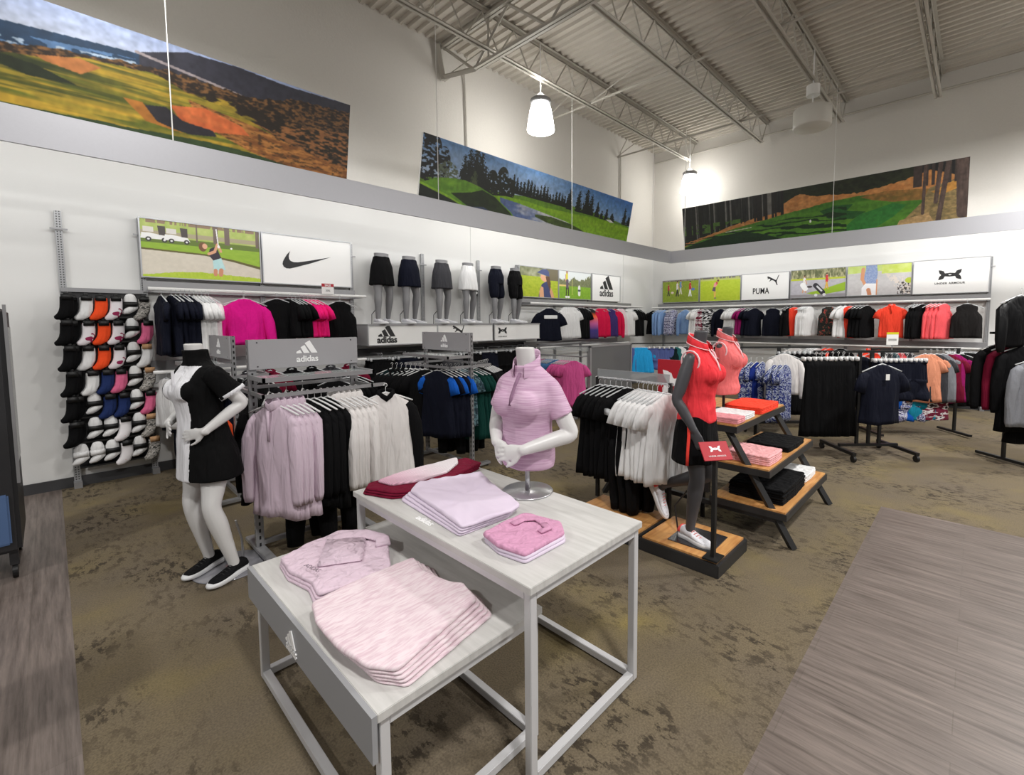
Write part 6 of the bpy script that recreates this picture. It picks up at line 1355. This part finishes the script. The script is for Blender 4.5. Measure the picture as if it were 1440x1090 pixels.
for i in range(3): fo = folded('folded_hoodie', f'blush pink folded quarter-zip top on the low table, {["bottom", "middle", "top"][i]} of its stack', 'top', hv, ZL + i * .014, .014 if i < 2 else .018, c_ph, 'blush tops on the low table', seed=30 + i, dx=.004 * i, rot=.012 * i, wr=.003 if i < 2 else .006)
g = G(); g.tube([(.02, .20, .022), (.10, .16, .03), (.17, .10, .032), (.20, .0, .03), (.17, -.06, .024)], .035, .010, 12, up=(0, 0, 1)); g.build('collar', c_ph, fo, True)
g = G(); g.box(-.09, .09, -.13, .13, .020, .032, bev=.005); o = g.build('folded_sleeve', c_ph, fo, True); o.rotation_euler.z = -.55; o.location = (.03, .04, 0)
stand_t = obj('print_lettering', text_mesh('ADIDAS', .028, .0006), fo); stand_t.data.materials.append(F('print_grey', 130, 116, 126)); stand_t.location = (-.15, -.05, .0415); stand_t.rotation_euler.z = R_(-80)
c_ps, nt, b = node_mat('cloth_pale_texture', .85); tc = N(nt, 'ShaderNodeTexCoord'); mp = N(nt, 'ShaderNodeMapping'); mp.inputs['Scale'].default_value = (10, 60, 10); mp.inputs['Rotation'].default_value = (0, 0, .3); nt.links.new(tc.outputs['Object'], mp.inputs[0]); n_ = N(nt, 'ShaderNodeTexNoise', Scale=2.0, Detail=3.0); nt.links.new(mp.outputs[0], n_.inputs['Vector']); r = ramp(nt, n_.outputs['Fac'], [(.35, rgb(210, 184, 194)), (.6, rgb(226, 210, 215))]); nt.links.new(r.outputs[0], b.inputs['Base Color'])
sv = [(.640, 1.745), (.86, 1.755), (1.075, 1.740), (1.035, 1.60), (1.055, 1.47), (1.085, 1.41), (1.05, 1.29), (.66, 1.205), (.605, 1.29), (.588, 1.45), (.60, 1.62)]
for i in range(5): folded('folded_skirt', f'very pale pink textured skirt on the low table, {["bottom", "second", "third", "fourth", "top"][i]} of its stack', 'skirt', sv, ZL + i * .011, .011 if i < 4 else .016, c_ps, 'pale textured skirts on the low table', seed=40 + i, dx=-.010 * i + .02, dy=.010 * i - .02, rot=.02 * i - .03, wr=.003 if i < 4 else .008)
# on the A-frame
def rect(cx, cy, w, d, a=0):
    ca_, sa_ = math.cos(a), math.sin(a); q = [(-w, -d), (0, -d * 1.05), (w, -d), (w * 1.03, 0), (w, d), (0, d * 1.04), (-w, d), (-w * 1.02, 0)]
    return [(cx + (x * ca_ - y * sa_) / 2, cy + (x * sa_ + y * ca_) / 2) for x, y in q]
def stack(name, cat, adj, where, cx, cy, w, d, z, n, m, a=0, h=.014):
    for i in range(n): folded(name, f'{adj}, {ORD[i]} from the bottom {where}', cat, rect(cx, cy, w, d, a + .03 * math.sin(i * 3)), z + i * h, h, m, f'{adj} {where}', seed=i + cx * 10, wr=.004)
stack('folded_shirt', 'shirt', 'coral folded shirt', 'at the outer end of the top oak shelf', 4.25, 1.44, .46, .32, .836, 4, c_cor)
stack('folded_shirt', 'shirt', 'white folded shirt', 'on the top oak shelf', 3.80, 1.44, .26, .28, .836, 3, c_white)
stack('folded_shirt', 'shirt', 'dusty pink folded shirt', 'at the inner end of the top shelf', 3.60, 1.42, .18, .26, .836, 3, F('dusty_pink', 224, 150, 156))
stack('folded_shirt', 'shirt', 'light pink folded shirt', 'on the middle oak shelf', 3.72, 1.24, .32, .34, .546, 5, F('soft_pink', 240, 176, 178))
stack('folded_shorts', 'shorts', 'black folded shorts', 'on the middle oak shelf', 4.28, 1.24, .46, .34, .546, 3, c_black)
stack('folded_trousers', 'trousers', 'black folded trousers', 'on the lower oak shelf', 3.90, 1.18, .60, .40, .261, 6, c_black, h=.018)
stack('folded_shirt', 'shirt', 'white folded shirt', 'at the outer end of the lower oak shelf', 4.42, 1.14, .34, .30, .261, 4, c_white)

# ================================================================ sock display
t = thing('sock_display', 'dark slatted panel of hooks carrying the sock packs', 'display rack', (.115, YL - .03, 0))
G().box(.03, .57, -.025, 0, .22, 1.97).build('back_panel', M_dkmetal, t); G().box(-.02, .62, -.045, -.02, 1.93, 1.97).build('top_rail', M_metal, t)
for i in range(7): G().box(.02, .58, -.14, -.025, .185 + .245 * i + .02, .20 + .245 * i + .02).build('shelf_lip', M_black, t)
SK = {}
def sock_mesh(style, seed):
    k = (style, seed)
    if k in SK: return SK[k]
    g = G(); rs = random.Random(seed + 5); q = rs.uniform(-.008, .008)
    if style == 'crew':   # header card, leg and folded foot
        for o_, s_ in ((0, 1), (-.022, .96)):
            P = [(q, o_, .02), (q, o_, -.03), (q - .004, o_ - .004, -.075), (q - .018, o_ - .008, -.115), (q - .045, o_ - .010, -.140), (q - .066, o_ - .010, -.148)]
            g.tube(P, [.040 * s_, .042 * s_, .042 * s_, .040 * s_, .030, .020], [.012, .014, .016, .022, .020, .014], 14, up=(0, 1, 0), round_cap=True)
        g.box(q - .034, q + .034, -.045, .006, .0, .045, 1, bev=.002); 
    else:                 # ankle sock: rounded top, card band, puffed foot
        g.tube([(0, -.01, .048), (0, -.012, .02), (0, -.012, -.02)], [.034, .044, .045], [.020, .026, .026], 16, up=(0, 1, 0), round_cap=True)
        g.tube([(.030, -.012, -.055), (0, -.016, -.068), (-.03, -.016, -.090), (-.045, -.016, -.10)], [.020, .030, .026, .015], [.020, .026, .022, .014], 14, up=(0, 1, 0), round_cap=True)
        g.box(-.047, .047, -.042, .014, -.046, -.004, 1, bev=.003)
    g.tube([(0, 0, .045), (0, .02, .06), (0, .05, .062)], .003, None, 6, mi=2)
    if style == 'crew': g.ell((0, -.012, .052), (.016, .006, .014), 10, 2)
    SK[k] = g.mesh('sock_pair', [M_white, M_black, M_black], True); return SK[k]
c_card = F('kraft_card', 190, 150, 112); c_pt = F('tie_dye_pink', 240, 110, 150, vary=.4, scale=14); c_navs = F('sock_navy', 34, 50, 96); c_marl = pattern('grey_marl_sock', [(0, rgb(70, 68, 66)), (.45, rgb(190, 186, 180)), (.56, rgb(120, 116, 108))], 40, sc=(1, 1, 3)); c_wm = pattern('white_maroon_sock', [(0, rgb(150, 30, 80)), (.40, rgb(236, 230, 234))], 9)
c_wr = pattern('white_red_sock', [(0, rgb(220, 40, 60)), (.36, rgb(238, 234, 236))], 8)
B, W, O_, NV = (c_black, 'black'), (c_white, 'white'), (F('neon_orange', 255, 84, 40), 'neon orange'), (c_navs, 'navy')
WM, MR, PT, WR = (c_wm, 'white and maroon'), (c_marl, 'grey marl'), (c_pt, 'pink tie-dye'), (c_wr, 'white and red')
rows = [[B, W, O_, WM, (W, 'a'), MR], [B, WM, O_, WM, (W, 'a'), PT], [B, W, O_, WM, (W, 'a'), (W, 'k')], [B, W, NV, (PT, 'g'), (W, 'a'), (MR, 'k')],
        [B, (W, 'a'), NV, (NV, 'd'), (W, 'a'), PT], [B, (W, 'a'), (W, 'a'), WR, (W, 'a'), (MR, 'k')], [(W, 'b'), (W, 'b'), (W, 'a'), WR, (W, 'a'), (MR, 'k')]]
RN = ['top', 'second', 'third', 'fourth', 'fifth', 'sixth', 'bottom']; CN = ['first', 'second', 'third', 'fourth', 'fifth', 'last']
for r_i, row in enumerate(rows):
    for c_i, cell in enumerate(row):
        sty = 'crew'; card = M_black; it = cell
        if isinstance(cell[1], str) and len(cell[1]) == 1: it, f_ = cell; sty = 'ankle' if f_ in 'ab' else 'crew'; card = {'a': M_black, 'k': c_card, 'g': M_black, 'd': M_black, 'b': it[0]}[f_]
        x = .155 + c_i * .108 + random.uniform(-.005, .005); z = 1.845 - r_i * .245; o = obj('sock_pair', sock_mesh(sty, r_i % 3)); o.location = (x, YL - .155, z); o.rotation_euler = (0, 0, random.uniform(-.15, .15)); o.scale = (1.15,) * 3
        setmat(o, it[0], card, M_black); tag(o, f'{it[1]} {"ankle" if sty == "ankle" else "crew"} socks on a card, {CN[c_i]} in the {RN[r_i]} row', 'socks', 'sock packs on the dark panel')
        if r_i < 6 and c_i == 0: o2 = obj('sock_pair', sock_mesh(sty, (r_i + 1) % 3)); o2.location = (x - .03, YL - .20, z + .005); o2.scale = (1.15,) * 3; setmat(o2, it[0], card, M_black); tag(o2, f'black crew socks hooked in front of the first pair in the {RN[r_i]} row', 'socks', 'sock packs on the dark panel')

# ================================================================ black cabinets cut by the left edge
t = thing('rolling_cabinet', 'tall dark rolling fixture cut by the left picture edge', 'cabinet', (-.59, 4.72, 0))
G().box(0, .40, -.35, .30, .18, 1.72, bev=.02).build('body', M_dkmetal, t); G().box(.398, .404, -.30, .25, .70, 1.60).build('side_glass', mat('dark_glass', rgb(40, 42, 44), .15), t)
G().box(.40, .415, -.345, -.325, .62, 1.74).build('edge_strip', M_metal, t)
G().box(.05, .36, -.362, -.348, .24, .56, bev=.01).build('blue_panel', mat('blue_panel', rgb(84, 112, 156), .5), t)
for x in (.08, .36):
    for y in (-.28, .24): G().cyl((x - .012, y, .045), (x + .012, y, .045), .045, 18).build('caster', M_black, t); G().box(x - .02, x + .02, y - .03, y + .03, .09, .18).build('caster_fork', M_dkmetal, t)
t = thing('floor_stand', 'black stand foot cut by the lower left picture edge', 'display stand', (-.56, 2.80, 0))
G().box(-.2, .10, -.3, .3, 0, .05, bev=.008).build('base', M_black, t); G().box(-.15, -.02, -.2, .2, .05, .95, bev=.01).build('body', M_black, t)
bpy.data.scenes.remove(TMP)
